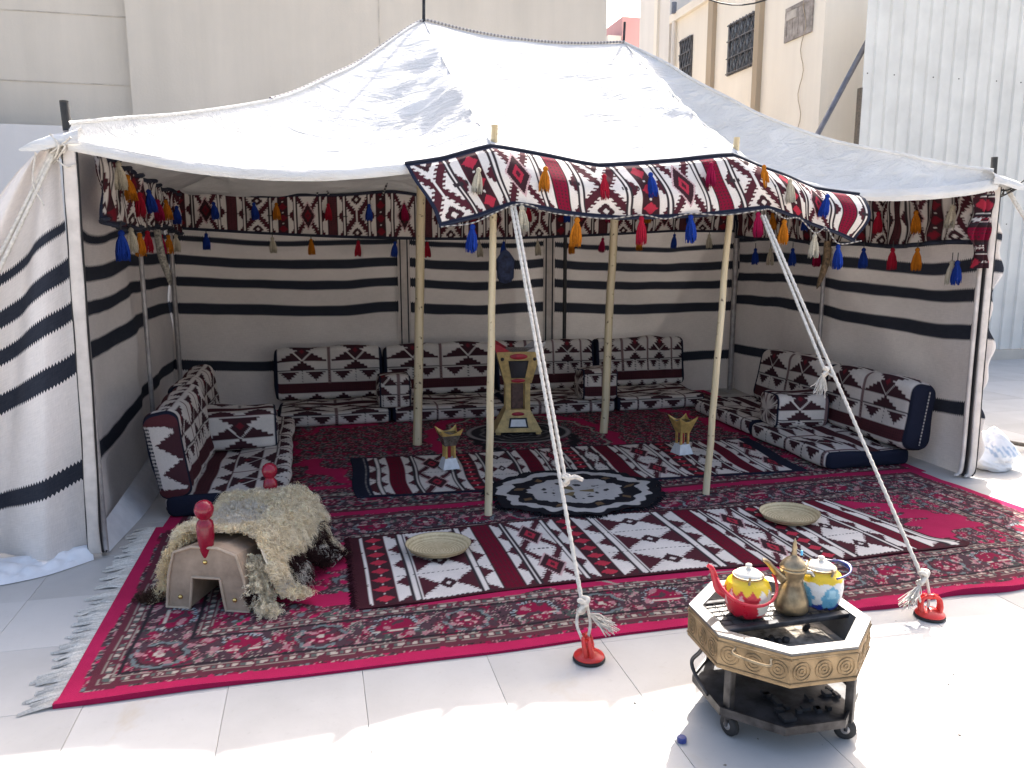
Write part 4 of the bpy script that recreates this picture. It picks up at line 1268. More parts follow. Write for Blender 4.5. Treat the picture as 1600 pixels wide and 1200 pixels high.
# long loops of trim
MB().tube(bezier([(-1.1, 7.80, 2.12), (-.8, 7.78, 2.0), (-.45, 7.78, 1.90), (-.3, 7.78, 1.86)], 14), .010, 5).build('hanging_cord', 'yarn', broot, True, usecol=True) if False else None
def strapobj(name, label, cat, pts, w, mat, taper=True):
    P = bezier(pts, 10); n = len(P); r = np.sin(np.linspace(.25, 1, n) * math.pi) ** .5 * w if taper else np.full(n, w)
    v, f = tube_geo(P, np.maximum(r, .003), 8)
    v = np.array(v)
    o = mk(name, v, f, mat, loc=tuple(P[0]))
    tag(o, label, cat)
    return o
strapobj('horn_sheath', 'slim grey dagger sheath hanging below the left frieze', 'sheath', [(-1.02, 5.86, 1.68), (-1.0, 5.84, 1.52), (-.97, 5.83, 1.40), (-.955, 5.83, 1.31)], .026, simple('sheath_grey', (.26, .24, .20), .6, 0, .4, 60, .3, 120))
strapobj('horn_sheath', 'curved brown horn hanging below the right frieze', 'horn', [(4.22, 5.98, 1.62), (4.22, 5.97, 1.50), (4.19, 5.97, 1.36), (4.14, 5.97, 1.22)], .032, 'horn_brown')
# dark net bag hanging near the back wall
V, F = lathe_geo([(.01, .14), (.04, .12), (.075, .05), (.09, -.03), (.075, -.11), (.04, -.15), (.01, -.16)], 16)
V = np.array(V); V[:, 0] *= 1 + .15 * np.sin(V[:, 2] * 30); V[:, 1] *= .5
nb = mk('net_bag', V + np.array((1.665, 7.0, 1.41)), F, 'net_navy', loc=(1.665, 7.0, 1.41))
tag(nb, 'dark navy net bag hanging behind the front poles', 'bag')
MB().tube([(1.665, 7.0, 1.54), (1.68, 7.1, 2.1), (1.7, 7.25, 2.45)], .004, 5).build('hanger', 'cable_black', nb)

# ================================================================== RUGS
def flat_rug(name, label, cat, x0, x1, y0, y1, z, paint, res, seed, rot=0.0, amp=0.002, edge=None, fringe=None):
    L, W = x1 - x0, y1 - y0
    nu, nv = int(L / res) + 1, int(W / res) + 1
    xs = np.linspace(0, L, nu); ys = np.linspace(0, W, nv)
    X, Y = np.meshgrid(xs, ys, indexing='ij')
    C = paint(X, Y, L, W)
    f = fnoise(seed, 20, .5, 2.5); f2 = fnoise(seed + 1, 20, .3, 1.5)
    Z = z + amp * np.abs(f(X, Y))
    XX = x0 + X + 0.006 * f2(X * 0, Y * 1.2); YY = y0 + Y + 0.011 * f2(X * 0.9, Y * 0)
    if edge is not None: XX, YY, Z = edge(XX, YY, Z, X, Y, L, W)
    root = empty(name, ((x0 + x1) / 2, (y0 + y1) / 2, 0))
    tag(root, label, cat)
    V = np.stack([XX, YY, Z], -1).reshape(-1, 3)
    Fq = gridfaces(nu, nv)
    o = mk('pile', V, Fq, 'textile', root, col=C.reshape(-1, 3))
    # rug edge: a thin skirt all round down to the floor
    loop = [i * nv for i in range(nu)] + [(nu - 1) * nv + j for j in range(1, nv)] + [i * nv + nv - 1 for i in range(nu - 2, -1, -1)] + [j for j in range(nv - 2, 0, -1)]
    E = V[loop]; E2 = E.copy(); E2[:, 2] = max(0.0006, z - 0.010)
    VV = np.concatenate([E + np.array([0, 0, -.0003]), E2]); n = len(E)
    FF = [(i, (i + 1) % n, n + (i + 1) % n, n + i)[::-1] for i in range(n)]
    mk('edge', VV, FF, 'textile', root, col=np.tile(C[0, 0] * .8, (2 * n, 1)))
    return root, (XX, YY, Z)

def lift_right(XX, YY, Z, X, Y, L, W):
    # ripples along the sunlit front edge at the right
    r = np.clip((X - 2.9) / 0.6, 0, 1) * np.exp(-Y / 0.08)
    Z = Z + 0.006 * np.exp(-Y / .05) * np.clip(np.sin(X * 5.3) + np.sin(X * 2.1 + 1), 0, 2)
    Z = Z + r * 0.014 * (0.5 + 0.5 * np.sin(X * 10 + np.sin(X * 4)))
    YY = YY + r * 0.02 * np.sin(X * 9) + 0.01 * np.exp(-Y / .1) * np.sin(X * 3.1)
    return XX, YY, Z
rug1, _ = flat_rug('patterned_carpet', 'large crimson floral carpet with plain red border at the tent front', 'carpet', -0.925, 4.09, 2.80, 4.625, 0.011,
                   lambda X, Y, L, W: persian(X, Y, L, W, 3), 0.0072, 71, edge=lift_right, amp=0.0018)
rug2, _ = flat_rug('patterned_carpet', 'dark crimson floral carpet in shade under the floor cushions', 'carpet', -0.88, 4.16, 4.57, 7.95, 0.004,
                   lambda X, Y, L, W: persian(X, Y, L, W, 9), 0.0115, 75, amp=0.001)
# fringe along the left end of the front carpet
def fringe(root, x, y0, y1, length, n, seed, side=-1, x0f=None):
    g_ = np.random.default_rng(seed); mb = MB()
    for i in range(n):
        y = y0 + (y1 - y0) * (i + g_.uniform(-.3, .3)) / n
        cl = i // 6
        if i % 6 == 0: cy_ = y + (y1 - y0) * 2.5 / n + g_.normal(0, .022); cL = length * g_.uniform(.55, 1.05)
        L_ = cL * g_.uniform(.85, 1.1); dy = (cy_ - y) * .85 + g_.normal(0, .006); 
        p = [(x, y, .010), (x + side * L_ * .4, y + dy * .4 - .01, .007 + g_.uniform(0, .01)), (x + side * L_, y + dy - .02, .004)]
        q = [(a_ + 0.0, b_ + .0035, c_ + .001) for a_, b_, c_ in p]
        V_ = []
        for k in range(3):
            w = (.004, .0042, .0025)[k]
            V_ += [(p[k][0], p[k][1] - w, p[k][2]), (p[k][0], p[k][1] + w, p[k][2]), (p[k][0], p[k][1], p[k][2] + .006)]
        F_ = [(0, 1, 4, 3), (1, 2, 5, 4), (2, 0, 3, 5), (3, 4, 7, 6), (4, 5, 8, 7), (5, 3, 6, 8)]
        c = np.array((.66, .63, .58)) * g_.uniform(.75, 1.1)
        mb.add(V_, F_, c)
    o = mb.build('fringe', 'yarn', root, False, usecol=True); o['kind'] = 'stuff'
    return o
fringe(rug1, -0.922, 2.80, 4.62, 0.125, 330, 5)

def runner(X, Y, L, W, bands, cols):
    C = kilim(X, Y - .02, bands, (W - .04) / 2, style='runner')
    d = np.minimum(Y, W - Y)
    C[d < 0.022] = MAROON * .75
    C[(X < 0.05)] = MAROON * .75
    C[(X > L - 0.02)] = MAROON * .75
    return C
rb1 = [(.12, 'd', .058), (.715, 'r', .055), (1.195, 'd', .058), (1.925, 'r', .055), (2.345, 'd', .05), (2.895, 'r', .055)]
def skew1(XX, YY, Z, X, Y, L, W):
    XX = XX - 0.17 * np.clip((X - 2.4) / .7, 0, 1) * (Y / W)
    XX = XX + np.where(X > L - .1, 0.12 * np.exp(-((Y - .05) / .06) ** 2), 0) * (X - L + .1) / .1
    return XX, YY + 0.02 * np.sin(X * 1.5), Z + 0.002 * np.sin(X * 9) ** 2
run1, _ = flat_rug('kilim_runner', 'white and maroon woven runner nearest the drinks cart', 'runner', 0.135, 3.215, 3.295, 4.175, 0.019,
                   lambda X, Y, L, W: runner(X, Y, L, W, rb1, 0), 0.0075, 81, edge=skew1)
rb2 = [(.30, 'r', .06), (.80, 'd', .05), (1.27, 'r', .06), (1.60, 'd', .05), (1.87, 'r', .06), (2.35, 'd', .05), (2.75, 'r', .06)]
def runner2(X, Y, L, W):
    C = runner(X, Y, L, W, rb2, 0)
    C[X < .12] = NAVY
    C[(X < .12) & (np.abs(X - .09) < .004) & ((np.floor(Y / .012) % 2) == 0)] = CREAM * .6
    C[(X > L - .10)] = NAVY
    C[np.minimum(Y, W - Y) < .02] = NAVY * 1.2
    return C
run2, _ = flat_rug('kilim_runner', 'shaded woven runner with navy end under the small incense burners', 'runner', 0.20, 3.33, 4.90, 5.87, 0.012,
                   lambda X, Y, L, W: runner2(X, Y, L, W), 0.010, 85, edge=lambda XX, YY, Z, X, Y, L, W: (XX + 0.10 * (X / L) * (Y / W), YY - 0.11 * X / L, Z))
# fringe at the left end of the front runner
g_ = np.random.default_rng(3); mb = MB()
for i in range(260):
    y = 3.30 + .87 * i / 260; l = g_.uniform(.025, .05)
    mb.add([(.135, y - .004, .019), (.135, y + .004, .019), (.135 - l, y + g_.normal(0, .008), .012), (.135 - l * .5, y, .026)], [(0, 1, 3), (1, 2, 3), (2, 0, 3)], MAROON * g_.uniform(.5, .9))
o = mb.build('fringe', 'yarn', run1, False, usecol=True); o['kind'] = 'stuff'

# round leather mat
nr, na = 90, 220
R = np.linspace(0, 1, nr)[:, None]; A = np.linspace(0, 2 * math.pi, na, endpoint=False)[None]
edgew = 1 + 0.03 * np.sin(A * 11) + 0.025 * np.sin(A * 7 + 1) + 0.02 * np.sin(A * 23)
X = 1.565 + 0.56 * R * np.cos(A) * edgew; Y = 4.655 + 0.475 * R * np.sin(A) * edgew
fz = fnoise(91, 20, 1, 5)
Z = 0.027 + 0.006 * np.abs(fz(X, Y)) * R + 0.004 * R
C = np.empty(X.shape + (3,)); C[:] = (.013, .013, .018)
rr = R + 0.0 * A; sc_in = 0.53 * (1 + 0.04 * np.abs(np.sin(A * 14))); sc_o = 0.86 * (1 + 0.035 * np.abs(np.sin(A * 11)) + .02 * np.sin(A * 3)); sc_i = 0.745 * (1 + 0.03 * np.sin(A * 13))
WH = np.array((.52, .49, .47))
fs = fnoise(93, 30, 8, 22)
put(C, (rr < sc_o) & (rr > sc_i), WH)
put(C, (rr < sc_i), np.array((.016, .015, .02)))
put(C, (rr < sc_i) & (np.abs(rr - .64) < .05) & (np.cos(A * 9) > .82), np.array((.16, .10, .055)))
put(C, rr < sc_in, WH)
put(C, (rr < sc_in) & (rr > .15) & (np.abs(rr - .30) < .10) & (fs(X, Y) > 1.15), np.array((.05, .045, .045)))
put(C, (rr < .22) & (np.cos(A * 3 + .6) > .55) & (rr > .05), np.array((.22, .16, .08)))
root = empty('round_mat', (1.565, 4.655, 0)); tag(root, 'round navy and white hide mat with scalloped rings', 'mat')
mk('hide', np.stack([X, Y, Z], -1).reshape(-1, 3), gridfaces(nr, na, False, True), 'textile', root, col=C.reshape(-1, 3))
mb = MB()
g_ = np.random.default_rng(8)
for i in range(420):
    a_ = g_.uniform(0, 2 * math.pi); e_ = 1 + 0.03 * math.sin(a_ * 11) + 0.025 * math.sin(a_ * 7 + 1)
    c = np.array([1.565 + .555 * math.cos(a_) * e_, 4.655 + .47 * math.sin(a_) * e_, .028]); d = np.array([math.cos(a_ + g_.normal(0, .3)), math.sin(a_ + g_.normal(0, .3)), 0]) * g_.uniform(.015, .04)
    n_ = np.array([-d[1], d[0], 0]); n_ = n_ / np.linalg.norm(n_) * .006
    mb.add([c + n_, c - n_, c + d - np.array([0, 0, .012]), c + d * .5 + np.array([0, 0, .006])], [(0, 1, 3), (1, 2, 3), (2, 0, 3)], (.012, .012, .017))
o = mb.build('hair_edge', 'yarn', root, False, usecol=True); o['kind'] = 'stuff'
# dark round mat under the tall burner
nr, na = 24, 80
R = np.linspace(0, 1, nr)[:, None]; A = np.linspace(0, 2 * math.pi, na, endpoint=False)[None]
X = 1.64 + .46 * R * np.cos(A); Y = 6.42 + .40 * R * np.sin(A); Z = 0.012 + 0 * X
C = np.empty(X.shape + (3,)); C[:] = (.03, .028, .032)
put(C, (np.abs(R + 0 * A - .93) < .03), np.array((.28, .25, .25)))
put(C, (np.abs(((R * 5 + .25 * np.sin(A * 7)) % 1) - .5) < .12) & (R < .85), np.array((.16, .15, .15)))
root = empty('round_mat', (1.64, 6.42, 0)); tag(root, 'small dark patterned round mat under the tall incense burner', 'mat')
mk('weave', np.stack([X, Y, Z], -1).reshape(-1, 3), gridfaces(nr, na, False, True), 'textile', root, col=C.reshape(-1, 3))

# ================================================================== CUSHIONS
def rounded_profile(w, h, r, n=7, belly=0.0):
    """closed profile starting at the front bottom, going up the front, over the top and down the back (x = depth, front at 0)"""
    pts = []
    def arc(cx, cy, a0, a1):
        for k in range(n + 1):
            a = a0 + (a1 - a0) * k / n
            pts.append((cx + r * math.cos(a), cy + r * math.sin(a)))
    arc(r, r, 1.5 * math.pi, math.pi)
    arc(r, h - r, math.pi, .5 * math.pi)
    arc(w - r, h - r, .5 * math.pi, 0)
    arc(w - r, r, 2 * math.pi, 1.5 * math.pi)
    # resample evenly
    P = np.array(pts + [pts[0]])
    s = np.concatenate([[0], np.cumsum(np.hypot(*np.diff(P, axis=0).T))])
    m_ = int(s[-1] / 0.0095)
    t = np.linspace(0, s[-1], m_, endpoint=False)
    return np.column_stack([np.interp(t, s, P[:, 0]), np.interp(t, s, P[:, 1])]), t

def cushion(name, label, cat, length, depth, height, r, loc, rz, tilt=0.0, uoff=0.0, voff=0.0, scal=0.5, puff=0.012, group=None, W=0.5, vscale=1.0, endpat=False, dots=False):
    """length along local x (centred), front faces local -y"""
    root = empty(name, loc, rz)
    tag(root, label, cat, group)
    prof, v = rounded_profile(depth, height, r)
    nu = int(length / 0.0095)
    us = np.linspace(-length / 2, length / 2, nu)
    npf = len(prof)
    cx, cy = depth / 2, height / 2
    U = us[:, None]
    edge = np.clip((length / 2 - np.abs(us)) / 0.05, 0, 1) ** .5
    sh = 1 - 0.10 * (1 - edge)
    bulge = puff * np.abs(np.sin((us + uoff) / W * math.pi)) ** 0.7
    D = prof[:, 0] - cx; Hh = prof[:, 1] - cy
    nrm = np.column_stack([D / (depth / 2), Hh / (height / 2)])
    yy = cx + D[None, :] * sh[:, None] + nrm[:, 0][None] * bulge[:, None]
    zz = cy + Hh[None, :] * sh[:, None] + np.clip(nrm[:, 1], -.15, 1)[None] * bulge[:, None]
    dn = fnoise(int(abs(loc[0] * 100) + abs(loc[1] * 37)) + 5, 16, .6, 2.6)(U * 1.0 + 0 * yy, v[None, :] * 1.3)
    yy = yy + 0.007 * dn * nrm[:, 0][None]; zz = zz + 0.006 * dn * np.clip(nrm[:, 1], 0, 1)[None]
    if tilt:
        yy2 = yy * math.cos(tilt) + zz * math.sin(tilt); zz2 = -yy * math.sin(tilt) + zz * math.cos(tilt); yy, zz = yy2, zz2 - (zz2).min()
    V = np.stack([np.broadcast_to(U, yy.shape), yy, np.maximum(zz, 0.0)], -1)
    vv = v[None, :] * vscale + voff + 0 * U
    C = cushion_paint(U + uoff + length / 2 + 0 * vv, vv, W)
    nb_e = .014 if name == 'armrest_cushion' else .022
    C[(us < -length / 2 + nb_e) | (us > length / 2 - nb_e)] = NAVY
    o = mk('cover', V.reshape(-1, 3), gridfaces(nu, npf, False, True)[:, ::-1], 'textile', root, world=False, col=C.reshape(-1, 3))
    for side in (0, nu - 1):
        cap = V[side]; c = cap.mean(0)
        sgn = -1 if side == 0 else 1
        rings = [1.0, .85, .5, .0]
        VV = []
        for i, q in enumerate(rings):
            for p in cap: VV.append(c + (p - c) * q + np.array([sgn * (.018 * (1 - q ** 3)), 0, 0]))
        ff = gridfaces(4, npf, False, True)
        if sgn < 0: ff = ff[:, ::-1]
        VV = np.array(VV); ec = np.tile(NAVY, (len(VV), 1))
        if endpat == 'plain':
            ec = cushion_paint((VV[:, 1] + .11)[None], (VV[:, 2] + .20)[None], .3)[0]
        elif endpat:
            # finer panel painted with a zigzag of cream and maroon
            rings = np.linspace(1, 0, 40)
            VV = np.concatenate([c + (cap - c) * q + np.array([sgn * (.018 * (1 - q ** 3)), 0, 0]) for q in rings])
            ff = gridfaces(40, npf, False, True)
            if sgn < 0: ff = ff[:, ::-1]
            lean = VV[:, 1] - c[1] - (VV[:, 2] - c[2]) * math.tan(tilt); hz = VV[:, 2]
            zz_ = np.abs((hz / 0.17) % 1.0 - 0.5) * 2
            ec = np.tile(CREAM * .9, (len(VV), 1))
            ec[(lean + (np.floor(hz / .01) % 2) * .012) < -.07 + .12 * zz_] = DKMAR * 1.3
            ec[lean > .062] = np.where((np.floor(hz[lean > .062] / .011) % 2)[:, None] == 0, CREAM * .7, NAVY)
            ec[lean > .085] = NAVY
            ec[hz > hz.max() - .07] = BRED
            ec[hz < hz.min() + .05] = BRED
        mk('end_panel', VV, ff, 'textile', root, world=False, col=ec)
        if not dots: continue
        # white stitched piping dots round the end
        tq = np.linspace(-1, 1, 34)[:, None]
        Pp = c + np.array([sgn * .016, 0, 0]) + tq * np.array([0, math.sin(tilt), math.cos(tilt)]) * height * .40 + np.array([0, .012, 0])
        Pp[:, 0] += sgn * .002
        v_, f_ = tube_geo(Pp, .0055, 5, False)
        cc = np.repeat(np.where((np.arange(len(Pp)) % 2)[:, None] == 0, np.array((.5, .48, .45)), NAVY), 5, 0)
        mk('piping', v_, f_, 'yarn', root, world=False, col=cc)
    return root
Z0 = 0.008
# back row: mattresses and backrests
bs = [(-.36, .62, 'left'), (.64, 1.70, 'second'), (1.72, 2.78, 'third'), (2.80, 3.72, 'right')]
wordb = ['leftmost', 'second from left', 'third from left', 'rightmost']
for i, (x0, x1, _) in enumerate(bs):
    cushion('floor_mattress', 'patterned floor mattress along the back wall, %s of four' % wordb[i], 'mattress', x1 - x0, .66, .12, .04, ((x0 + x1) / 2, 7.06, Z0), 0, uoff=.1 * i, voff=.20, group='back wall seating', puff=.008)
for i, (x0, x1) in enumerate(((-.40, .60), (.63, 1.73), (1.75, 2.79), (2.82, 3.80))):
    cushion('back_cushion', 'geometric patterned back cushion against the back wall, %s of four' % wordb[i], 'cushion', x1 - x0, .17, .50, .045, ((x0 + x1) / 2, 7.70, .115), 0, tilt=rad(8), group='back wall seating', W=(x1 - x0) / 2 if i < 2 else (x1 - x0) / 3.5, voff=.02)
cushion('armrest_cushion', 'small patterned armrest block between the two left back cushions', 'armrest', .28, .30, .30, .04, (.665, 7.10, .13), 0, uoff=.11, voff=.17, W=.28, puff=.004, endpat='plain')
cushion('armrest_cushion', 'small patterned armrest block between the two right back cushions', 'armrest', .34, .34, .30, .05, (2.60, 7.02, .13), rad(-4), uoff=.11, voff=.04, W=.3, puff=.004, endpat='plain')
# left side
cushion('floor_mattress', 'patterned floor mattress along the left tent wall', 'mattress', 2.2, .68, .12, .04, (-.22, 5.88, Z0), rad(90), uoff=.0, voff=.10, puff=.008)
cushion('back_cushion', 'maroon-topped back cushion leaning on the left tent wall, nearer one', 'cushion', 1.02, .17, .52, .06, (-.74, 5.30, .10), rad(90), tilt=rad(9), W=.34, voff=.02, endpat=True)
cushion('back_cushion', 'back cushion leaning on the left tent wall, farther one', 'cushion', 1.02, .17, .51, .06, (-.78, 6.36, .10), rad(90), tilt=rad(9), W=.34, voff=.02)
cushion('armrest_cushion', 'patterned armrest block with a big diamond on the left mattress', 'armrest', .50, .34, .28, .05, (-.56, 5.83, .128), rad(4), uoff=.25 - .25, voff=.29, W=.50, puff=.004, endpat='plain')
# right side
cushion('floor_mattress', 'patterned floor mattress along the right wall, nearer one', 'mattress', 1.05, .70, .12, .04, (3.47, 5.28, Z0), rad(-90), uoff=.0, voff=.17, puff=.008)
cushion('floor_mattress', 'patterned floor mattress along the right wall, farther one', 'mattress', 1.05, .70, .12, .04, (3.50, 6.36, Z0), rad(-90), uoff=.1, voff=.17, puff=.008)
cushion('back_cushion', 'back cushion leaning on the right wall, nearer one with navy end', 'cushion', 1.0, .20, .49, .07, (4.02, 5.17, .115), rad(-90), tilt=rad(8), W=.5, voff=.02, puff=.018, dots=True)
cushion('back_cushion', 'back cushion leaning on the right wall, farther one', 'cushion', 1.05, .20, .50, .07, (4.04, 6.21, .115), rad(-90), tilt=rad(8), W=.5, voff=.02, puff=.018)
cushion('armrest_cushion', 'patterned armrest block on the right wall mattress', 'armrest', .44, .34, .27, .06, (3.76, 5.49, .128), rad(-8), uoff=.03, voff=.22, W=.44, puff=.004, endpat='plain')

# ================================================================== OBJECTS ON THE RUGS
def tray(x, y, z, r, label):
    prof = [(0.0005, .004), (r * .55, .004), (r * .80, .010), (r * .93, .026), (r, .042), (r * 1.02, .045), (r * .99, .038), (r * .9, .016), (r * .7, .001), (0.0005, 0.0)]
    V, F = lathe_geo(prof[::-1], 48)
    o = mk('straw_tray', V, F, 'straw')
    o.location = (x, y, z); o.rotation_euler = (rad(-1), rad(1), random.random() * 3)
    tag(o, label, 'tray')
tray(.56, 3.85, .026, .165, 'round woven straw tray at the left end of the front runner')
tray(2.587, 3.85, .027, .165, 'round woven straw tray at the right end of the front runner')

def frustum(mb, w0, d0, w1, d1, z0, z1, c=(0, 0), col=None):
    v = [(-w0, -d0, z0), (w0, -d0, z0), (w0, d0, z0), (-w0, d0, z0), (-w1, -d1, z1), (w1, -d1, z1), (w1, d1, z1), (-w1, d1, z1)]
    v = [(a + c[0], b_ + c[1], z) for a, b_, z in v]
    return mb.add(v, [(0, 3, 2, 1), (4, 5, 6, 7), (0, 1, 5, 4), (1, 2, 6, 5), (2, 3, 7, 6), (3, 0, 4, 7)], col)

def small_burner(x, y, label, metal):
    r = empty('incense_burner', (x, y, .022), rad(8)); tag(r, label, 'incense burner')
    m_ = MB(); frustum(m_, .062, .062, .040, .040, 0, .075); base = m_.build('base', 'label_white' , r, world=False)
    m_ = MB(); m_.box((-.028, -.0625, .022), (.028, -.0585, .052))
    m_.build('plate', simple('plate_grey', (.25, .25, .26), .4), base, world=False) if False else None
    for sx in (-1, 1):
        for sy in (-1, 1):
            mm = MB(); mm.box((sx * .030 - .008, sy * .030 - .008, .075), (sx * .030 + .008, sy * .030 + .008, .165)); mm.build('pillar', 'gold_paint', r, world=False)
    MB().tube([(0, 0, .075), (0, 0, .165)], .014, 8).build('core', 'dark_red_paint', r, world=False)
    m_ = MB(); frustum(m_, .040, .040, .066, .066, .165, .245); m_.build('cup', metal, r, world=False)
    m_ = MB()
    for k, (a0, a1) in enumerate((((-1, -1), (1, -1)), ((1, -1), (1, 1)), ((1, 1), (-1, 1)), ((-1, 1), (-1, -1)))):
        pts_o = []; pts_i = []
        for i in range(9):
            t = i / 8; w = .066 + .016 * abs(2 * t - 1) ** 2
            x_ = (a0[0] * (1 - t) + a1[0] * t) * w; y_ = (a0[1] * (1 - t) + a1[1] * t) * w
            zt = .252 + .038 * abs(2 * t - 1) ** 2.2
            pts_o += [(a0[0] * (1 - t) * .066 + a1[0] * t * .066, a0[1] * (1 - t) * .066 + a1[1] * t * .066, .243), (x_, y_, zt)]
        V_ = np.array(pts_o); V2 = V_ * np.array([.93, .93, 1]) + np.array([0, 0, .001])
        n = 18
        F_ = [(2 * i, 2 * i + 2, 2 * i + 3, 2 * i + 1) for i in range(8)] + [(n + 2 * i + 1, n + 2 * i + 3, n + 2 * i + 2, n + 2 * i) for i in range(8)] + [(2 * i + 1, 2 * i + 3, n + 2 * i + 3, n + 2 * i + 1) for i in range(8)]
        m_.add(np.vstack([V_, V2]), F_)
    m_.build('rim', 'gold_paint', r, world=False)
    m_ = MB(); frustum(m_, .058, .058, .062, .062, .246, .250); m_.build('ember_tray', 'mirror_dark', r, world=False)
    return r
small_burner(.875, 5.416, 'small gold incense burner with white base at the left of the shaded runner', simple('burner_glass', (.25, .22, .18), .2, .6, .3, 40))
small_burner(2.663, 5.397, 'small gold incense burner at the right of the shaded runner', 'gold_paint')

# tall burner
tb = empty('incense_burner', (1.64, 6.48, .014), rad(-9)); tag(tb, 'tall gilded wooden incense burner with a mirror panel in the tent centre', 'incense burner')
m_ = MB(); frustum(m_, .20, .17, .105, .10, .02, .20); base = m_.build('base', 'burner_wood', tb, world=False)
for sx in (-1, 1):
    for sy in (-1, 1): MB().box((sx * .17 - .02, sy * .14 - .02, -.004), (sx * .17 + .02, sy * .14 + .02, .02)).build('foot', 'burner_wood', tb, world=False)
def frontpanel(name, w0, w1, z0, z1, zf, mat, parent, thick=.006):
    """trapezoid lying on the sloped front; zf(z) -> y of the face"""
    V_ = [(-w0, zf(z0) - thick, z0), (w0, zf(z0) - thick, z0), (w1, zf(z1) - thick, z1), (-w1, zf(z1) - thick, z1), (-w0, zf(z0) + .004, z0), (w0, zf(z0) + .004, z0), (w1, zf(z1) + .004, z1), (-w1, zf(z1) + .004, z1)]
    return mk(name, V_, [(0, 1, 2, 3), (0, 4, 5, 1), (1, 5, 6, 2), (2, 6, 7, 3), (3, 7, 4, 0)], mat, parent, False, world=False)
zb_ = lambda z: -(.17 - .07 * (z - .02) / .18)
pf = frontpanel('plaque_frame', .085, .072, .055, .135, zb_, 'dark_metal', base)
frontpanel('plaque', .068, .058, .067, .123, lambda z: zb_(z) - .006, 'label_white', base, .003)
V_, F_ = lathe_geo([(.0005, .004), (.05, .002), (.055, 0)], 20)
def ellipse_badge(parent, z, zf, w, h):
    V = np.array(V_); V = np.column_stack([V[:, 0] * w / .055, zf(z) - V[:, 2] * 1.5 - .002, z + V[:, 1] * h / .055])
    mk('red_badge', V, [f[::-1] for f in F_], 'dark_red_paint', parent, True, world=False)
ellipse_badge(base, .165, zb_, .055, .018)
for sx in (-1, 1):
    for sy in (-1, 1):
        MB().box((sx * .082 - .022, sy * .08 - .022, .20), (sx * .082 + .022, sy * .08 + .022, .43)).build('pillar', 'burner_wood', tb, world=False)
MB().box((-.05, -.05, .20), (.05, .05, .43)).build('core', 'burner_side', tb, world=False)
m_ = MB(); frustum(m_, .115, .11, .185, .17, .43, .70); head = m_.build('head', 'burner_wood', tb, world=False)
zh = lambda z: -(.11 + .06 * (z - .43) / .27)
for sx in (-1, 1):
    Vv = [(sx * .1165, -.108, .432), (sx * .1165, .108, .432), (sx * .187, .168, .70), (sx * .187, -.168, .70)]
    mk('side_panel', Vv, [(0, 1, 2, 3) if sx > 0 else (3, 2, 1, 0)], 'burner_side', head, False, world=False)
frontpanel('mirror_frame', .058, .085, .475, .625, zh, 'dark_metal', head)
frontpanel('mirror', .048, .072, .487, .613, lambda z: zh(z) - .006, 'mirror_dark', head, .003)
ellipse_badge(head, .662, zh, .075, .026); ellipse_badge(head, .452, zh, .06, .018)
for sx in (-1, 1):
    V2, F2 = lathe_geo([(.0005, .006), (.014, .004), (.016, 0)], 12); V2 = np.array(V2)
    mk('stud', np.column_stack([V2[:, 0] + sx * .135, zh(.64) - V2[:, 2] - .001, V2[:, 1] + .64]), [f[::-1] for f in F2], 'dark_metal', head, True, world=False)
for sx in (-1, 1):
    for sy in (-1, 1):
        base_ = np.array([sx * .15, sy * .135, .69])
        mk('horn', [base_ + np.array([-sx * .10, 0, .0]), base_ + np.array([sx * .035, sy * .035, 0]), base_ + np.array([0, -sy * .10, 0]), base_ + np.array([sx * .075, sy * .06, .105]), base_ + np.array([-sx * .01, -sy * .01, .012])],
           [(0, 1, 3), (1, 2, 3), (0, 3, 4), (2, 4, 3), (0, 4, 2, 1)] if sx * sy > 0 else [(3, 1, 0), (3, 2, 1), (4, 3, 0), (3, 4, 2), (1, 2, 4, 0)], 'dark_red_paint' if sx < 0 else simple('horn_silver', (.5, .5, .52), .3, .5), head, False, world=False)
MB().box((-.15, -.14, .698), (.15, .14, .704)).build('ember_tray', 'mirror_dark', head, world=False)

# ------------------------------------------------------------------ camel saddle stool with sheepskin
SA = math.atan2(-.37, .93)       # local +y (backwards) = (.37,.93)
sad = empty('camel_saddle', (-.505, 3.45, .013), SA); tag(sad, 'tan suede camel saddle stool with two red knobs', 'saddle')
def saddle_section(y, inset, pr=0.0):
    # outline of an arch-shaped end in x,z : outer trapezoid, inner notch
    return [(-.195, 0), (-.175, .15), (-.145, .255), (-.06, .285), (.06, .285), (.145, .255), (.175, .15), (.195, 0), (.085, 0), (.065, .145), (-.065, .145), (-.085, 0)]
O = saddle_section(0, 0)
nO = len(O)
yy = [0.0, .012, .30, .62, .632]
shr = [.965, 1.0, .98, 1.0, .965]
V = []
for y_, s_ in zip(yy, shr):
    for (a_, z_) in O:
        zz = z_ if z_ < .2 else z_ - .035 * math.sin(min(1, max(0, (y_ - .05) / .53)) * math.pi)
        V.append((a_ * (s_ if z_ > .001 else s_), y_, (zz - .14) * s_ + .14 if z_ > 0.001 else zz))
F = []
for i in range(len(yy) - 1):
    for k in range(nO):
        k2 = (k + 1) % nO
        F.append((i * nO + k, i * nO + k2, (i + 1) * nO + k2, (i + 1) * nO + k))
def endcap(base, flip):
    q = [(0, 1, 10, 11), (1, 2, 3, 10), (3, 4, 9, 10), (4, 5, 6, 9), (6, 7, 8, 9)]
    return [tuple(base + i for i in (p if not flip else p[::-1])) for p in q]
F += endcap(0, True) + endcap((len(yy) - 1) * nO, False)
body = mk('body', V, [f[::-1] for f in F], 'suede', sad, False, world=False)
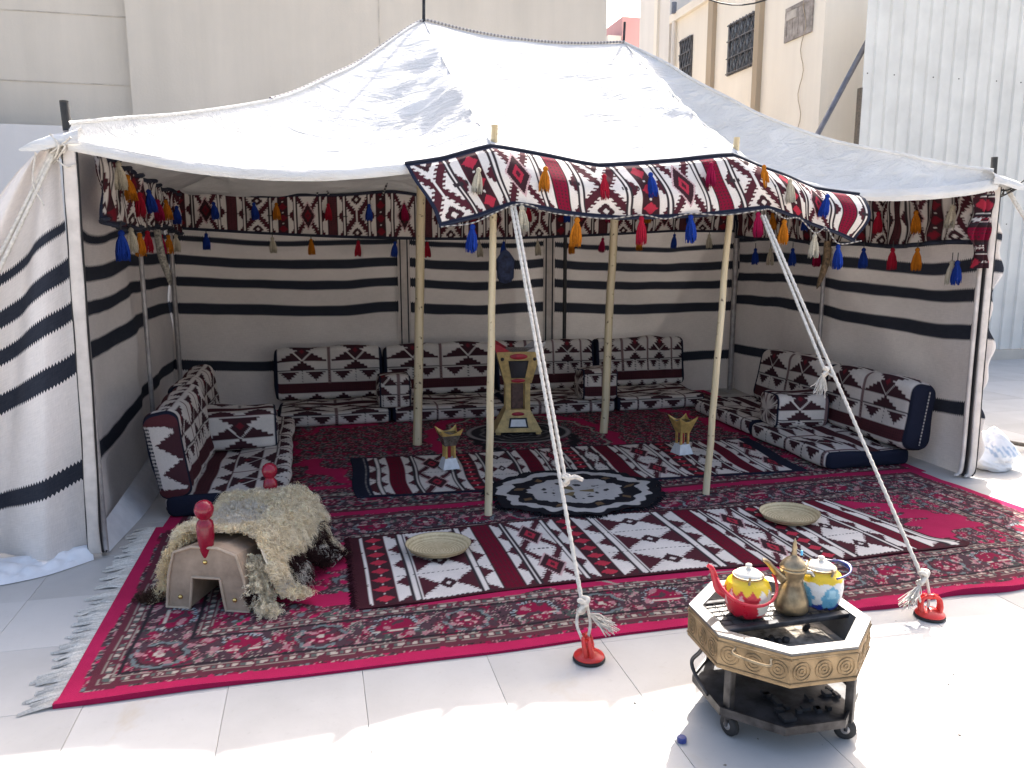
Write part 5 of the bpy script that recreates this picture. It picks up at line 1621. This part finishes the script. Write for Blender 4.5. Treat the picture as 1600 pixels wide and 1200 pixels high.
for ye in (0.0, .632):
    m_ = MB(); yo_ = -.003 if ye == 0 else .003
    pts = [np.array((a_ * .975, ye + yo_, (z_ - .14) * .975 + .14 if z_ > 0 else z_)) for a_, z_ in O]
    dense = []
    for i in range(nO):
        p0, p1 = pts[i], pts[(i + 1) % nO]
        if i == 7 or i == 11: 
            pass
        for k in range(5): dense.append(p0 + (p1 - p0) * k / 5)
    dense.append(pts[0])
    m_.tube(dense, .0065, 6); m_.build('piping', 'suede_piping', sad, True, world=False)
for (a_, z_) in ((0, .215), (-.125, .05), (.125, .05)):
    V2, F2 = lathe_geo([(.0005, .008), (.008, .006), (.011, 0)], 14); V2 = np.array(V2)
    mk('stud', np.column_stack([V2[:, 0] + a_, -V2[:, 2] - .001, V2[:, 1] + z_]), [f[::-1] for f in F2], 'brass_stud', sad, True, world=False)
def finial(y_, s, hidden):
    prof = [(.004, -.10), (.016, -.06), (.030, -.01), (.036, .04), (.037, .085), (.033, .105), (.024, .115), (.022, .12), (.033, .130), (.040, .150), (.041, .165), (.034, .185), (.018, .198), (.0006, .202)]
    v_, f_ = lathe_geo([(r_ * s, z_ * s) for r_, z_ in prof], 24)
    v_ = np.array(v_)
    return mk('knob', v_ + np.array([0, y_, .285]), f_, 'red_lacquer', sad, True, world=False)
finial(.018, 1.0, False); finial(.66, .95, True)
# sheepskin draped over the saddle: base skin + tufts
sk = empty('sheepskin', (-.505, 3.45, .013), SA); tag(sk, 'shaggy cream sheepskin with brown patches draped over the saddle stool', 'sheepskin')
def drape(a_, b_):
    """a_: along saddle (m), b_: signed distance from the crest (m) -> local xyz and outward normal"""
    s_ = abs(b_); sg = 1 if b_ >= 0 else -1
    dip = .035 * math.sin(min(1, max(0, (a_ - .05) / .53)) * math.pi)
    prof = [(0.0, .30 - dip), (.10, .30 - dip), (.165, .255 - dip * .5), (.20, .16), (.225, .02), (.30, .012), (.42, .010)]
    if sg > 0: prof = prof[:3] + [(.225, .175), (.265, .06), (.32, .012), (.46, .010)]
    P_ = np.array(prof); d = np.concatenate([[0], np.cumsum(np.hypot(*np.diff(P_, axis=0).T))])
    x_ = np.interp(s_, d, P_[:, 0]); z_ = np.interp(s_, d, P_[:, 1])
    x2 = np.interp(s_ + .02, d, P_[:, 0]); z2 = np.interp(s_ + .02, d, P_[:, 1]); x1 = np.interp(max(0, s_ - .02), d, P_[:, 0]); z1 = np.interp(max(0, s_ - .02), d, P_[:, 1])
    t_ = np.array([x2 - x1, z2 - z1]); t_ /= np.linalg.norm(t_) + 1e-9
    nx, nz = -t_[1], t_[0]
    if nx * .3 + nz < 0: nx, nz = -nx, -nz
    if s_ < .001: nx, nz = 0, 1
    return np.array([sg * (x_ + .034 * min(1, s_ / .10)), a_, z_ + .030]), np.array([sg * abs(nx), 0, nz])
fo = fnoise(101, 20, 1.5, 5)
def skin_edge_right(a_): return .43 + .07 * math.sin(a_ * 9 + .5) + .05 * math.sin(a_ * 23)
def skin_edge_left(a_): return .36 + .06 * math.sin(a_ * 11 + 2) + .04 * math.sin(a_ * 19)
na_, nb_ = 60, 70
V = []; 
for i in range(na_):
    t = i / (na_ - 1)
    for j in range(nb_):
        q = j / (nb_ - 1) * 2 - 1
        a0 = .10 + .10 * abs(q) * (1 if q < 0 else -.6) + .03 * math.sin(q * 7); a1 = .66 + .04 * math.sin(q * 5) + (.04 if q > 0 else -.05) * abs(q)
        a_ = a0 + (a1 - a0) * t
        b_ = q * (skin_edge_right(t) if q > 0 else skin_edge_left(t))
        p, n_ = drape(a_, b_); V.append(p)
V = np.array(V)
mk('hide', V, gridfaces(na_, nb_), 'wool_skin', sk, True, world=False)
g_ = np.random.default_rng(12); mb = MB()
WOOL = np.array((.88, .79, .61)); PALE = np.array((.78, .73, .64)); BRN = np.array((.035, .016, .016)); YEL = np.array((.76, .64, .43))
VV = []; FF = []; CC = []; nv0 = 0
TUFTS = []
def tuft(p, n_, L_, c, g_): TUFTS.append((p, n_, L_, c))
def strands(T, per, g_):
    """soft locks: per strands to a lock, each a thin curling ribbon"""
    P = np.repeat(np.array([t[0] for t in T]), per, 0); Nn = np.repeat(np.array([t[1] for t in T]), per, 0)
    Ln = np.repeat(np.array([t[2] for t in T]), per); Cc = np.repeat(np.array([t[3] for t in T]), per, 0)
    m_ = len(T); M = len(P)
    def unit(a): return a / (np.linalg.norm(a, axis=1)[:, None] + 1e-9)
    lock = np.repeat(unit(np.cross(np.array([t[1] for t in T]), g_.normal(0, 1, (m_, 3)))), per, 0)
    ph = np.repeat(g_.uniform(0, 6.28, m_), per) + g_.normal(0, .22, M)
    P = P + g_.normal(0, .0035, (M, 3)); Ln = Ln * g_.uniform(.75, 1.2, M)
    d0 = unit(Nn * .8 + lock * .5 + np.array([0, 0, -.12]) + g_.normal(0, .13, (M, 3)))
    side = unit(np.cross(d0, Nn + g_.normal(0, .3, (M, 3)))); up2 = np.cross(side, d0)
    K = 5; pts = []
    for k in range(K):
        t = k / (K - 1)
        cur = (np.cos(ph + 5.0 * t) - np.cos(ph))[:, None] * side * .21 + (np.sin(ph + 5.0 * t) - np.sin(ph))[:, None] * up2 * .21
        fall = np.array([0, 0, -.38])[None] * t * t
        q = P + Ln[:, None] * (d0 * t * (1 - .25 * t) + cur + fall)
        q[:, 2] = np.maximum(q[:, 2], .003)
        pts.append(q)
    wv = unit(np.cross(d0, g_.normal(0, 1, (M, 3))))
    V = np.empty((M, K, 2, 3)); CV = np.empty((M, K, 2, 3))
    var = g_.uniform(.88, 1.1, M)[:, None]
    for k in range(K):
        w = .0019 * (1 - .65 * k / (K - 1))
        V[:, k, 0] = pts[k] + wv * w; V[:, k, 1] = pts[k] - wv * w
        CV[:, k, :] = (Cc * var)[:, None, :]
    base = (np.arange(M) * K * 2)[:, None]
    F = np.concatenate([np.stack([base[:, 0] + 2 * k, base[:, 0] + 2 * k + 1, base[:, 0] + 2 * k + 3, base[:, 0] + 2 * k + 2], -1) for k in range(K - 1)])
    return V.reshape(-1, 3), F, CV.reshape(-1, 3)
for i in range(9500):
    q = g_.uniform(-1, 1); t = g_.uniform(0, 1)
    a0 = .10 + .10 * abs(q) * (1 if q < 0 else -.6) + .03 * math.sin(q * 7); a1 = .66 + .04 * math.sin(q * 5) + (.04 if q > 0 else -.05) * abs(q)
    a_ = a0 + (a1 - a0) * t; b_ = q * (skin_edge_right(t) if q > 0 else skin_edge_left(t))
    p, n_ = drape(a_, b_)
    p = p + g_.normal(0, .004, 3); p[2] = max(p[2], .008)
    f_ = float(fo(np.array(a_ * 2.0), np.array(b_ * 2.0)))
    flat = math.exp(-((a_ - .34) / .16) ** 2 - ((b_ + .02) / .10) ** 2)
    L_ = (.046 + .008 * f_) * (1 - .70 * flat) * g_.uniform(.7, 1.25)
    c = WOOL * g_.uniform(.8, 1.15)
    if flat > .35: c = PALE * g_.uniform(.85, 1.05)
    if g_.uniform() < .16: c = YEL * g_.uniform(.8, 1.2)
    brown = b_ > .31 and .16 < a_ < .60 and f_ > -.9
    if brown: c = BRN * g_.uniform(.6, 1.4); L_ *= 1.15
    if b_ > .37 and f_ > .8: c = PALE * g_.uniform(.6, .9)
    if b_ < -.33: c = np.array((.10, .06, .04)) * g_.uniform(.6, 1.4)
    tuft(p, n_, max(.010, L_), c, g_)
# hanging front strips (legs of the hide)
def strip(pts, w, col, n):
    P_ = bezier(pts, 14)
    for i in range(n):
        k = g_.integers(0, len(P_)); p = P_[k] + g_.normal(0, w, 3) * np.array([1, 1, .5]); p[2] = max(p[2], .006)
        out = np.array([g_.normal(0, .4), -.4, .6]); out /= np.linalg.norm(out)
        tuft(p, out, .028 * g_.uniform(.6, 1.2), col * g_.uniform(.75, 1.15), g_)
strip([(.17, .10, .20), (.215, .05, .12), (.24, .02, .04), (.30, -.02, .012)], .022, WOOL, 900)
strip([(-.10, .16, .29), (-.17, .08, .26), (-.215, .05, .17), (-.24, .06, .06), (-.28, .05, .012)], .012, YEL * 1.15, 600)
strip([(-.26, .05, .03), (-.33, .03, .012)], .018, np.array((.07, .04, .03)), 160)
strip([(.205, -.005, .075), (.21, -.01, .055)], .010, BRN, 60)
strip([(.26, .55, .03), (.34, .60, .012)], .02, BRN * 1.2, 200)
Vf, Ff, Cf = strands(TUFTS, 7, g_)
fl = mk('fleece', Vf, Ff, 'wool', sk, True, world=False, col=np.clip(Cf, 0, .95)); fl['kind'] = 'stuff'

# ------------------------------------------------------------------ suction cups
def suction_cup(x, y, rz, label):
    r = empty('suction_cup', (x, y, .002), rz); tag(r, label, 'suction cup')
    V, F = lathe_geo([(.0005, 0), (.060, 0), (.063, .004), (.062, .010), (.058, .013)], 32); mk('rubber_pad', V, F, 'rubber', r, True, world=False)
    V, F = lathe_geo([(.0585, .0125), (.060, .016), (.056, .022), (.040, .030), (.022, .040), (.0005, .043)], 32); mk('disc', V, F, 'red_plastic', r, True, world=False)
    for s in (-1, 1):
        pts = bezier([(s * .036, 0, .026), (s * .040, .004, .055), (s * .034, .010, .080), (s * .012, .012, .092)], 8)
        m_ = MB()
        for dy in (-.011, .011): m_.tube(np.array(pts) + np.array([0, dy, 0]), [.010] * 8 + [.009] * 8 + [.008] * 9, 8)
        m_.build('lever', 'red_plastic', r, True, world=False)
    MB().tube([(-.03, .01, .088), (.03, .01, .088)], .011, 10).build('handle', 'red_plastic', r, True, world=False)
    return r
suction_cup(.962, 2.67, rad(70), 'red suction cup anchoring the rope at the rug front edge')
suction_cup(2.495, 2.66, rad(-20), 'red suction cup in full sun at the right of the drinks cart')

# ------------------------------------------------------------------ brazier cart
ct = empty('brazier_cart', (1.457, 2.2, 0), rad(-2)); tag(ct, 'octagonal brass sided charcoal cart on black wheeled legs', 'cart')
R8 = .285
def octo(R, z, ph=22.5): return [(R * math.cos(rad(ph + 45 * k)), R * math.sin(rad(ph + 45 * k)), z) for k in range(8)]
def ringmesh(rings):
    V = [p for r_ in rings for p in r_]; F = []
    for i in range(len(rings) - 1):
        for k in range(8): F.append((i * 8 + k, i * 8 + (k + 1) % 8, (i + 1) * 8 + (k + 1) % 8, (i + 1) * 8 + k))
    return V, F
V, F = ringmesh([octo(.292, .250), octo(.292, .352)]); F += [f[::-1] for f in []]
V2, F2 = ringmesh([octo(.278, .352), octo(.278, .250)]); F += [tuple(i + 16 for i in f) for f in F2] + [(0 + k, 24 + k, 24 + (k + 1) % 8, (k + 1) % 8) for k in range(8)]
skirt = mk('brass_skirt', V + V2, F, 'emboss', ct, False, world=False)
# embossed rings on each face
for k in range(8):
    a0 = np.array(octo(.292, 0)[k]); a1 = np.array(octo(.292, 0)[(k + 1) % 8]); nrm = (a0 + a1) / 2; nrm /= np.linalg.norm(nrm); tg = (a1 - a0); Lf = np.linalg.norm(tg); tg /= Lf
    m_ = MB()
    for i in range(3):
        c = a0 + tg * Lf * (i + .5) / 3 + np.array([0, 0, .300])
        for rr_ in (.029, .018, .007):
            pts = [c + nrm * .001 + tg * rr_ * math.cos(q * 2 * math.pi / 16) + np.array([0, 0, rr_ * math.sin(q * 2 * math.pi / 16)]) for q in range(17)]
            m_.tube(pts, .0022, 5, cap=False)
    m_.tube([a0 + nrm * .001 + np.array([0, 0, .262]), a1 + nrm * .001 + np.array([0, 0, .262])], .003, 5)
    m_.tube([a0 + nrm * .001 + np.array([0, 0, .340]), a1 + nrm * .001 + np.array([0, 0, .340])], .003, 5)
    m_.build('embossed_ring', 'emboss', skirt, True, world=False)
V, F = ringmesh([octo(.291, .353), octo(.291, .361), octo(.246, .361), octo(.246, .352)]); rim = mk('rim', V, F, 'rim_steel', ct, False, world=False)
V, F = ringmesh([octo(.2455, .358), octo(.222, .262), octo(.0005, .262)]); bowl = mk('fire_bowl', V, F, 'rim_steel', ct, False, world=False)
V, F = ringmesh([octo(.223, .268), octo(.21, .2685), octo(.0005, .269)])
mk('ash_bed', V, F, 'ash', ct, False, world=False)
g_ = np.random.default_rng(6)
for k in range(9):
    a_ = g_.uniform(0, 6.28); rr_ = g_.uniform(.02, .15)
    rbox('charcoal', (.03, .022, .018), .005, 'sooty_steel', ct, (rr_ * math.cos(a_), rr_ * math.sin(a_) - .02, .279), (g_.uniform(0, 1), g_.uniform(0, 1), g_.uniform(0, 3)), 1, False)
# cross bar and wire grill carrying the pots
rbox('cross_bar', (.46, .028, .016), .003, 'sooty_steel', ct, (0, -.058, .350), (0, 0, rad(3)))
rbox('cross_bar', (.46, .020, .012), .003, 'sooty_steel', ct, (-.0, .135, .349), (0, 0, rad(3)))
m_ = MB()
for i in range(13): x_ = -.215 + .43 * i / 12; m_.tube([(x_, -.062, .352), (x_, .15, .352)], .0018, 5)
for i in range(7): y_ = -.05 + .19 * i / 6; m_.tube([(-.222, y_, .3555), (.222, y_, .3555)], .0018, 5)
m_.build('wire_grill', 'frame_steel', ct, True, world=False)
mk('drip_plate', [(-.215, -.045, .346), (.10, -.045, .346), (.10, .12, .346), (-.215, .12, .346), (-.215, -.045, .343), (.10, -.045, .343), (.10, .12, .343), (-.215, .12, .343)], [(0, 1, 2, 3), (7, 6, 5, 4), (0, 4, 5, 1), (1, 5, 6, 2), (2, 6, 7, 3), (3, 7, 4, 0)], 'rim_steel', ct, False, world=False)
# shelf, legs, castors, brace, handle
V, F = ringmesh([octo(.262, .083), octo(.262, .095)]); F += [tuple(range(8))[::-1], tuple(range(8, 16))]
mk('shelf', V, F, 'sooty_steel', ct, False, world=False)
V, F = ringmesh([octo(.270, .078), octo(.270, .106), octo(.263, .106), octo(.263, .078)]); mk('shelf_rim', V, F + [], 'frame_steel', ct, False, world=False)
legs = [(-.225, -.105), (.155, -.205), (.225, .105), (-.13, .215)]
for i, (lx, ly) in enumerate(legs):
    an = math.atan2(ly, lx)
    rbox('leg', (.026, .026, .190), .002, 'frame_steel', ct, (lx * .97, ly * .97, .160), (0, 0, an))
    ca = empty('caster', (0, 0, 0)); bpy.data.objects.remove(ca)
    hub = np.array([lx * .93, ly * .93, .036]); tw = (.3, 1.1, 2.0, 2.6)[i]
    ax = np.array([math.cos(tw), math.sin(tw), 0])
    V, F = lathe_geo([(.010, -.012), (.030, -.012), (.035, -.008), (.035, .008), (.030, .012), (.010, .012)], 20)
    V = np.array(V); bx3 = np.cross(ax, (0, 0, 1)); Vw = hub + np.outer(V[:, 0], bx3) + np.outer(V[:, 1], np.array([0, 0, 1.0])) + np.outer(V[:, 2], ax)
    wh = mk('wheel', Vw, F, 'rubber', ct, True, world=False)
    V, F = lathe_geo([(.0005, -.014), (.014, -.013), (.016, .013), (.0005, .014)], 14); V = np.array(V)
    mk('hub', hub + np.outer(V[:, 0], bx3) + np.outer(V[:, 1], np.array([0, 0, 1.0])) + np.outer(V[:, 2], ax), F, 'steel_pole', wh, True, world=False)
    m_ = MB()
    for s in (-1, 1): m_.tube([hub + ax * .017 * s, hub + ax * .015 * s + np.array([0, 0, .040])], .006, 6)
    m_.tube([hub + np.array([0, 0, .040]) - ax * .018, hub + np.array([0, 0, .040]) + ax * .018], .007, 6)
    m_.build('fork', 'frame_steel', wh, True, world=False)
MB().tube(bezier([(-.215, .06, .25), (-.240, .075, .20), (-.262, .085, .165), (-.262, .05, .13), (-.250, -.02, .10)], 8), .007, 6).build('brace', 'frame_steel', ct, True, world=False)
MB().tube([(.225, -.12, .20), (.225, .08, .245)], .011, 6).build('brace', 'frame_steel', ct, True, world=False)
hx0 = np.array(octo(.30, 0)[4]); hx1 = np.array(octo(.30, 0)[5]); hm = (hx0 + hx1) / 2; hn = hm / np.linalg.norm(hm); ht = (hx1 - hx0) / np.linalg.norm(hx1 - hx0)
MB().tube(bezier([hm - ht * .055 + np.array([0, 0, .335]), hm - ht * .05 + hn * .022 + np.array([0, 0, .325]), hm + ht * .05 + hn * .022 + np.array([0, 0, .318]), hm + ht * .055 + np.array([0, 0, .33])], 8), .005, 8).build('pull_handle', 'brass_old', skirt, True, world=False)
m_ = MB()
g_ = np.random.default_rng(2)
for k in range(16):
    a_ = g_.uniform(-2.6, -.4); rr_ = g_.uniform(.08, .22); p0 = np.array([rr_ * math.cos(a_), rr_ * math.sin(a_), .099]); d = np.array([g_.normal(0, .03), g_.normal(0, .03), 0])
    d = d * .25
    m_.box(p0 - np.abs(d) - .006 + np.array([0, 0, .006]), p0 + np.abs(d) + .006 + np.array([0, 0, .006]))
m_.build('charcoal_scraps', 'sooty_steel', ct, False, world=False)['kind'] = 'stuff'

# ------------------------------------------------------------------ kettles and coffee pot
RED = np.array((.52, .012, .035)); YLW = np.array((.74, .52, .02)); WHT = np.array((.70, .68, .63)); LBL = np.array((.12, .36, .55)); DBL = np.array((.012, .04, .30))
def kettle(name, label, loc, rz, paint, spoutcol, handlecol, knobcol, hang):
    r = empty(name, loc, rz); tag(r, label, 'kettle')
    prof = [(.0006, 0), (.052, 0), (.060, .004), (.066, .018), (.073, .045), (.0765, .072), (.0745, .095), (.066, .112), (.054, .122), (.048, .126), (.049, .131), (.047, .133)]
    P_ = np.array(prof); s = np.concatenate([[0], np.cumsum(np.hypot(*np.diff(P_, axis=0).T))]); t = np.linspace(0, s[-1], 60)
    rr_ = np.interp(t, s, P_[:, 0]); zz = np.interp(t, s, P_[:, 1]); seg = 96
    A = np.linspace(0, 2 * math.pi, seg, endpoint=False)
    V = np.stack([rr_[:, None] * np.cos(A)[None], rr_[:, None] * np.sin(A)[None], np.broadcast_to(zz[:, None], (60, seg))], -1)
    C = paint(np.broadcast_to(A[None], (60, seg)), np.broadcast_to(zz[:, None], (60, seg)))
    mk('body', V.reshape(-1, 3), gridfaces(60, seg, False, True)[:, ::-1], 'enamel', r, True, world=False, col=C.reshape(-1, 3))
    v_, f_ = lathe_geo([(.047, .131), (.046, .137), (.036, .146), (.018, .153), (.008, .155), (.007, .160), (.011, .164), (.010, .170), (.0006, .173)], 32)
    mk('lid', v_, f_, 'enamel', r, True, world=False, col=np.tile(WHT, (len(v_), 1)))
    v_, f_ = tube_geo([(.049 * math.cos(q * 2 * math.pi / 40), .049 * math.sin(q * 2 * math.pi / 40), .1325) for q in range(41)], .0028, 6, False)
    mk('rim', v_, f_, 'brass_old', r, True, world=False)
    sp = bezier([(-.060, 0, .055), (-.092, 0, .075), (-.105, 0, .110), (-.118, 0, .145), (-.132, 0, .156)], 8)
    v_, f_ = tube_geo(sp, np.linspace(.017, .0065, len(sp)), 12)
    mk('spout', v_, f_, 'enamel', r, True, world=False, col=np.tile(spoutcol, (len(v_), 1)))
    for sx in (-1, 1):
        v_, f_ = tube_geo([(0.0 + .002 * sx, sx * .052, .112), (.0, sx * .060, .135), (0, sx * .052, .142)], .004, 6)
        mk('ear', v_, f_, 'brass_old', r, True, world=False)
    if hang == 'front':
        # wire bail fallen forward round the body, red
        n = 40; pts = []
        for q in range(n):
            u = q / (n - 1); an = rad(25) + math.pi + rad(-12) + math.pi * 1.06 * u
            pts.append((.098 * math.cos(an) - .006, .096 * math.sin(an), .126 - .060 * math.sin(u * math.pi)))
        v_, f_ = tube_geo(pts, .0052, 8)
    else:
        n = 30; pts = []
        for q in range(n):
            u = q / (n - 1); an = -math.pi / 2 + math.pi * u
            pts.append((.105 * math.cos(an), .078 * math.sin(an), .122 - .0 * u + .006 * math.sin(u * math.pi)))
        v_, f_ = tube_geo(pts, .0035 + .006 * np.exp(-((np.linspace(0, 1, n) - .5) / .16) ** 4), 8)
    mk('handle', v_, f_, 'enamel', r, True, world=False, col=np.tile(handlecol, (len(v_), 1)))
    return r
def zig(A, n, ph=0): return np.abs(((A * n / (2 * math.pi) + ph) % 1) - .5) * 2
def paint_red(A, z):
    C = np.empty(A.shape + (3,)); C[:] = WHT
    w = np.abs(((A - rad(215) + math.pi) % (2 * math.pi)) - math.pi)
    side = w < 1.45 - .16 * zig(z * 60 + 0 * A, 2) 
    put(C, side & (z < .082 + .030 * zig(A, 13)), RED)
    put(C, (z < .016), RED * .9)
    for c0, zc in ((200, .040), (250, .062), (222, .072), (180, .066)):
        d = np.abs(((A - rad(c0) + math.pi) % (2 * math.pi)) - math.pi) * .07
        put(C, (d < .012 * np.clip(1 - (z - zc) / .03, 0, 1)) & (z > zc) & (z < zc + .03), np.array((.70, .42, .42)))
    put(C, z > .104 - .022 * zig(A, 13, .5) , YLW)
    put(C, z > .126, np.array((.55, .33, .05)))
    return C
def paint_blue(A, z):
    C = np.empty(A.shape + (3,)); C[:] = np.array((.66, .68, .70))
    put(C, z < .022 + .010 * zig(A, 9), DBL)
    for c0 in (262, 190, 20, 105):
        d = np.abs(((A - rad(c0) + math.pi) % (2 * math.pi)) - math.pi) * .074
        hw = np.interp(z, [.015, .03, .062, .098], [.018, .030, .030, 0])
        hw = hw + .006 * (np.floor(z / .014) % 2)
        put(C, (d < hw) & (z > .014) & (z < .098), LBL)
        put(C, (d < hw * .45) & (z > .05) & (z < .08), np.array((.30, .55, .70)))
    put(C, z > .102 - .006 * zig(A, 11), YLW)
    put(C, z > .126, np.array((.55, .33, .05)))
    return C
gz = .3575
kettle('enamel_kettle', 'red, white and yellow enamel kettle with red spout on the cart', (1.352, 2.222, gz), rad(-25), paint_red, RED, RED, WHT, 'front')
kettle('enamel_kettle', 'blue, white and yellow enamel kettle on the cart', (1.625, 2.222, gz), rad(5), paint_blue, np.array((.55, .60, .62)), DBL * .6, WHT, 'back')
dl = empty('coffee_pot', (1.508, 2.205, gz), rad(-10)); tag(dl, 'tarnished brass long-spouted coffee pot between the two kettles', 'coffee pot')
v_, f_ = lathe_geo([(.0006, 0), (.050, 0), (.054, .005), (.056, .018), (.053, .040), (.044, .068), (.036, .092), (.033, .108), (.037, .126), (.043, .142), (.0445, .150), (.041, .152)], 40)
mk('body', v_, f_, 'brass_old', dl, True, world=False)
v_, f_ = lathe_geo([(.043, .151), (.044, .156), (.036, .170), (.024, .182), (.012, .190), (.008, .196), (.010, .203), (.007, .210), (.0095, .220), (.006, .229), (.007, .236), (.003, .246), (.0006, .252)], 28)
mk('lid', v_, f_, 'brass_old', dl, True, world=False)
sp = bezier([(-.030, 0, .112), (-.058, 0, .138), (-.085, 0, .168), (-.104, 0, .180)], 8)
m_ = MB(); 
V = []
for i, p in enumerate(sp):
    t = i / (len(sp) - 1); w = .020 * (1 - t) + .009 * t; h = .024 * (1 - t) + .006 * t
    for (yy_, zz_) in ((-1, .6), (-.9, 0), (-.4, -.8), (0, -1), (.4, -.8), (.9, 0), (1, .6), (0, .15)): V.append((p[0] + zz_ * h * .4, yy_ * w, p[2] + zz_ * h * .8))
mk('spout', V, [tuple(q) for q in gridfaces(len(sp), 8, False, True)] + [tuple(range(8)), tuple((len(sp) - 1) * 8 + k for k in range(8))[::-1]], 'brass_old', dl, True, world=False)
v_, f_ = tube_geo(bezier([(.036, 0, .132), (.062, 0, .128), (.078, 0, .100), (.074, 0, .066), (.054, 0, .048)], 10), .0068, 10)
mk('handle', v_, f_, simple('pot_handle', (.45, .45, .44), .3, .8, .15, 30), dl, True, world=False)
v_, f_ = tube_geo([(.040, -.008, .155), (.046, 0, .168), (.040, .008, .155)], .006, 8); mk('hinge', v_, f_, 'brass_old', dl, True, world=False)
rbox('blue_bead', (.008, .008, .018), .003, simple('bead_blue', (.10, .45, .75), .3), dl, (.020, -.012, .205))

# ------------------------------------------------------------------ odds and ends
v_, f_ = lathe_geo([(.0006, 0), (.0155, 0), (.0155, .013), (.013, .016), (.0006, .016)], 24)
v_ = np.array(v_); rr_ = np.hypot(v_[:, 0], v_[:, 1]); 
o = mk('bottle_cap', v_, f_, 'cap_blue', None, False); o.location = (1.079, 2.112, .0015); tag(o, 'small dark blue bottle cap lying on the paving left of the cart', 'bottle cap')
# plastic bag
bm = bmesh.new(); bmesh.ops.create_icosphere(bm, subdivisions=5, radius=1.0)
f1_ = fnoise(121, 24, .4, 1.2); f2_ = fnoise(122, 24, 1.2, 3.4)
V = np.array([v.co[:] for v in bm.verts]); F = [tuple(v.index for v in f.verts) for f in bm.faces]; bm.free()
n1_ = f1_(V[:, 0] + V[:, 2] * .7, V[:, 1] - V[:, 2] * .4); n2_ = np.abs(f2_(V[:, 0] * 1.0 + V[:, 2], V[:, 1] - V[:, 2] * .6))
k_ = 1 + .10 * n1_ - .07 * n2_
V = V * k_[:, None]
up = np.clip(V[:, 2], 0, 2)
W_ = np.column_stack([V[:, 0] * .20 * (1 - .45 * up), V[:, 1] * .18 * (1 - .4 * up), np.where(V[:, 2] > 0, V[:, 2] * .20, V[:, 2] * .10)])
W_[:, 2] = np.maximum(W_[:, 2] + .095, .003)
Cb = np.tile(np.array((.72, .73, .75)), (len(W_), 1))
mark = (W_[:, 1] < -.03) & (np.abs(W_[:, 2] - .15) < .035) & (np.abs(W_[:, 0] + .0) < .09) & (np.sin(W_[:, 0] * 150 + W_[:, 2] * 90) > .1)
Cb[mark] = (.36, .45, .58)
o = mk('plastic_bag', W_, F, 'bag', None, True, col=Cb); o.location = (4.66, 4.56, 0); tag(o, 'crumpled white plastic bag outside the right front post', 'bag')
# hose
P = bezier([(4.55, 4.95, .20), (4.95, 4.95, .12), (5.45, 4.85, .03), (5.9, 4.6, .014), (6.6, 4.3, .014)], 16)
o = mk('hose', *tube_geo(P, .016, 8), 'hose_brown', loc=(5.2, 4.9, 0)); tag(o, 'brown hose trailing across the paving beside the plastic bag', 'hose')
# grit on the sunlit floor
mb = MB(); g_ = np.random.default_rng(77)
for i in range(90):
    x_ = g_.uniform(.9, 4.5); y_ = g_.uniform(1.5, 2.5); s = g_.uniform(.0015, .006)
    if g_.uniform() < .5: x_, y_ = 3.3 + g_.normal(0, .7), 2.2 + g_.normal(0, .35)
    a_ = g_.uniform(0, 6.28); c_, s_ = math.cos(a_) * s, math.sin(a_) * s
    mb.add([(x_ + c_ * 1.6, y_ + s_ * 1.6, .0012), (x_ - s_, y_ + c_, .0012), (x_ - c_, y_ - s_, .0012), (x_ + s_ * .6, y_ - c_ * .6, .0012), (x_, y_, .0012 + s * .7)], [(0, 1, 4), (1, 2, 4), (2, 3, 4), (3, 0, 4), (3, 2, 1, 0)])
o = mb.build('grit', simple('grit_dark', (.20, .18, .15), .95), None, False, loc=(0, 0, 0)); tag(o, 'scattered dark grit on the paving', 'grit', None, 'stuff')
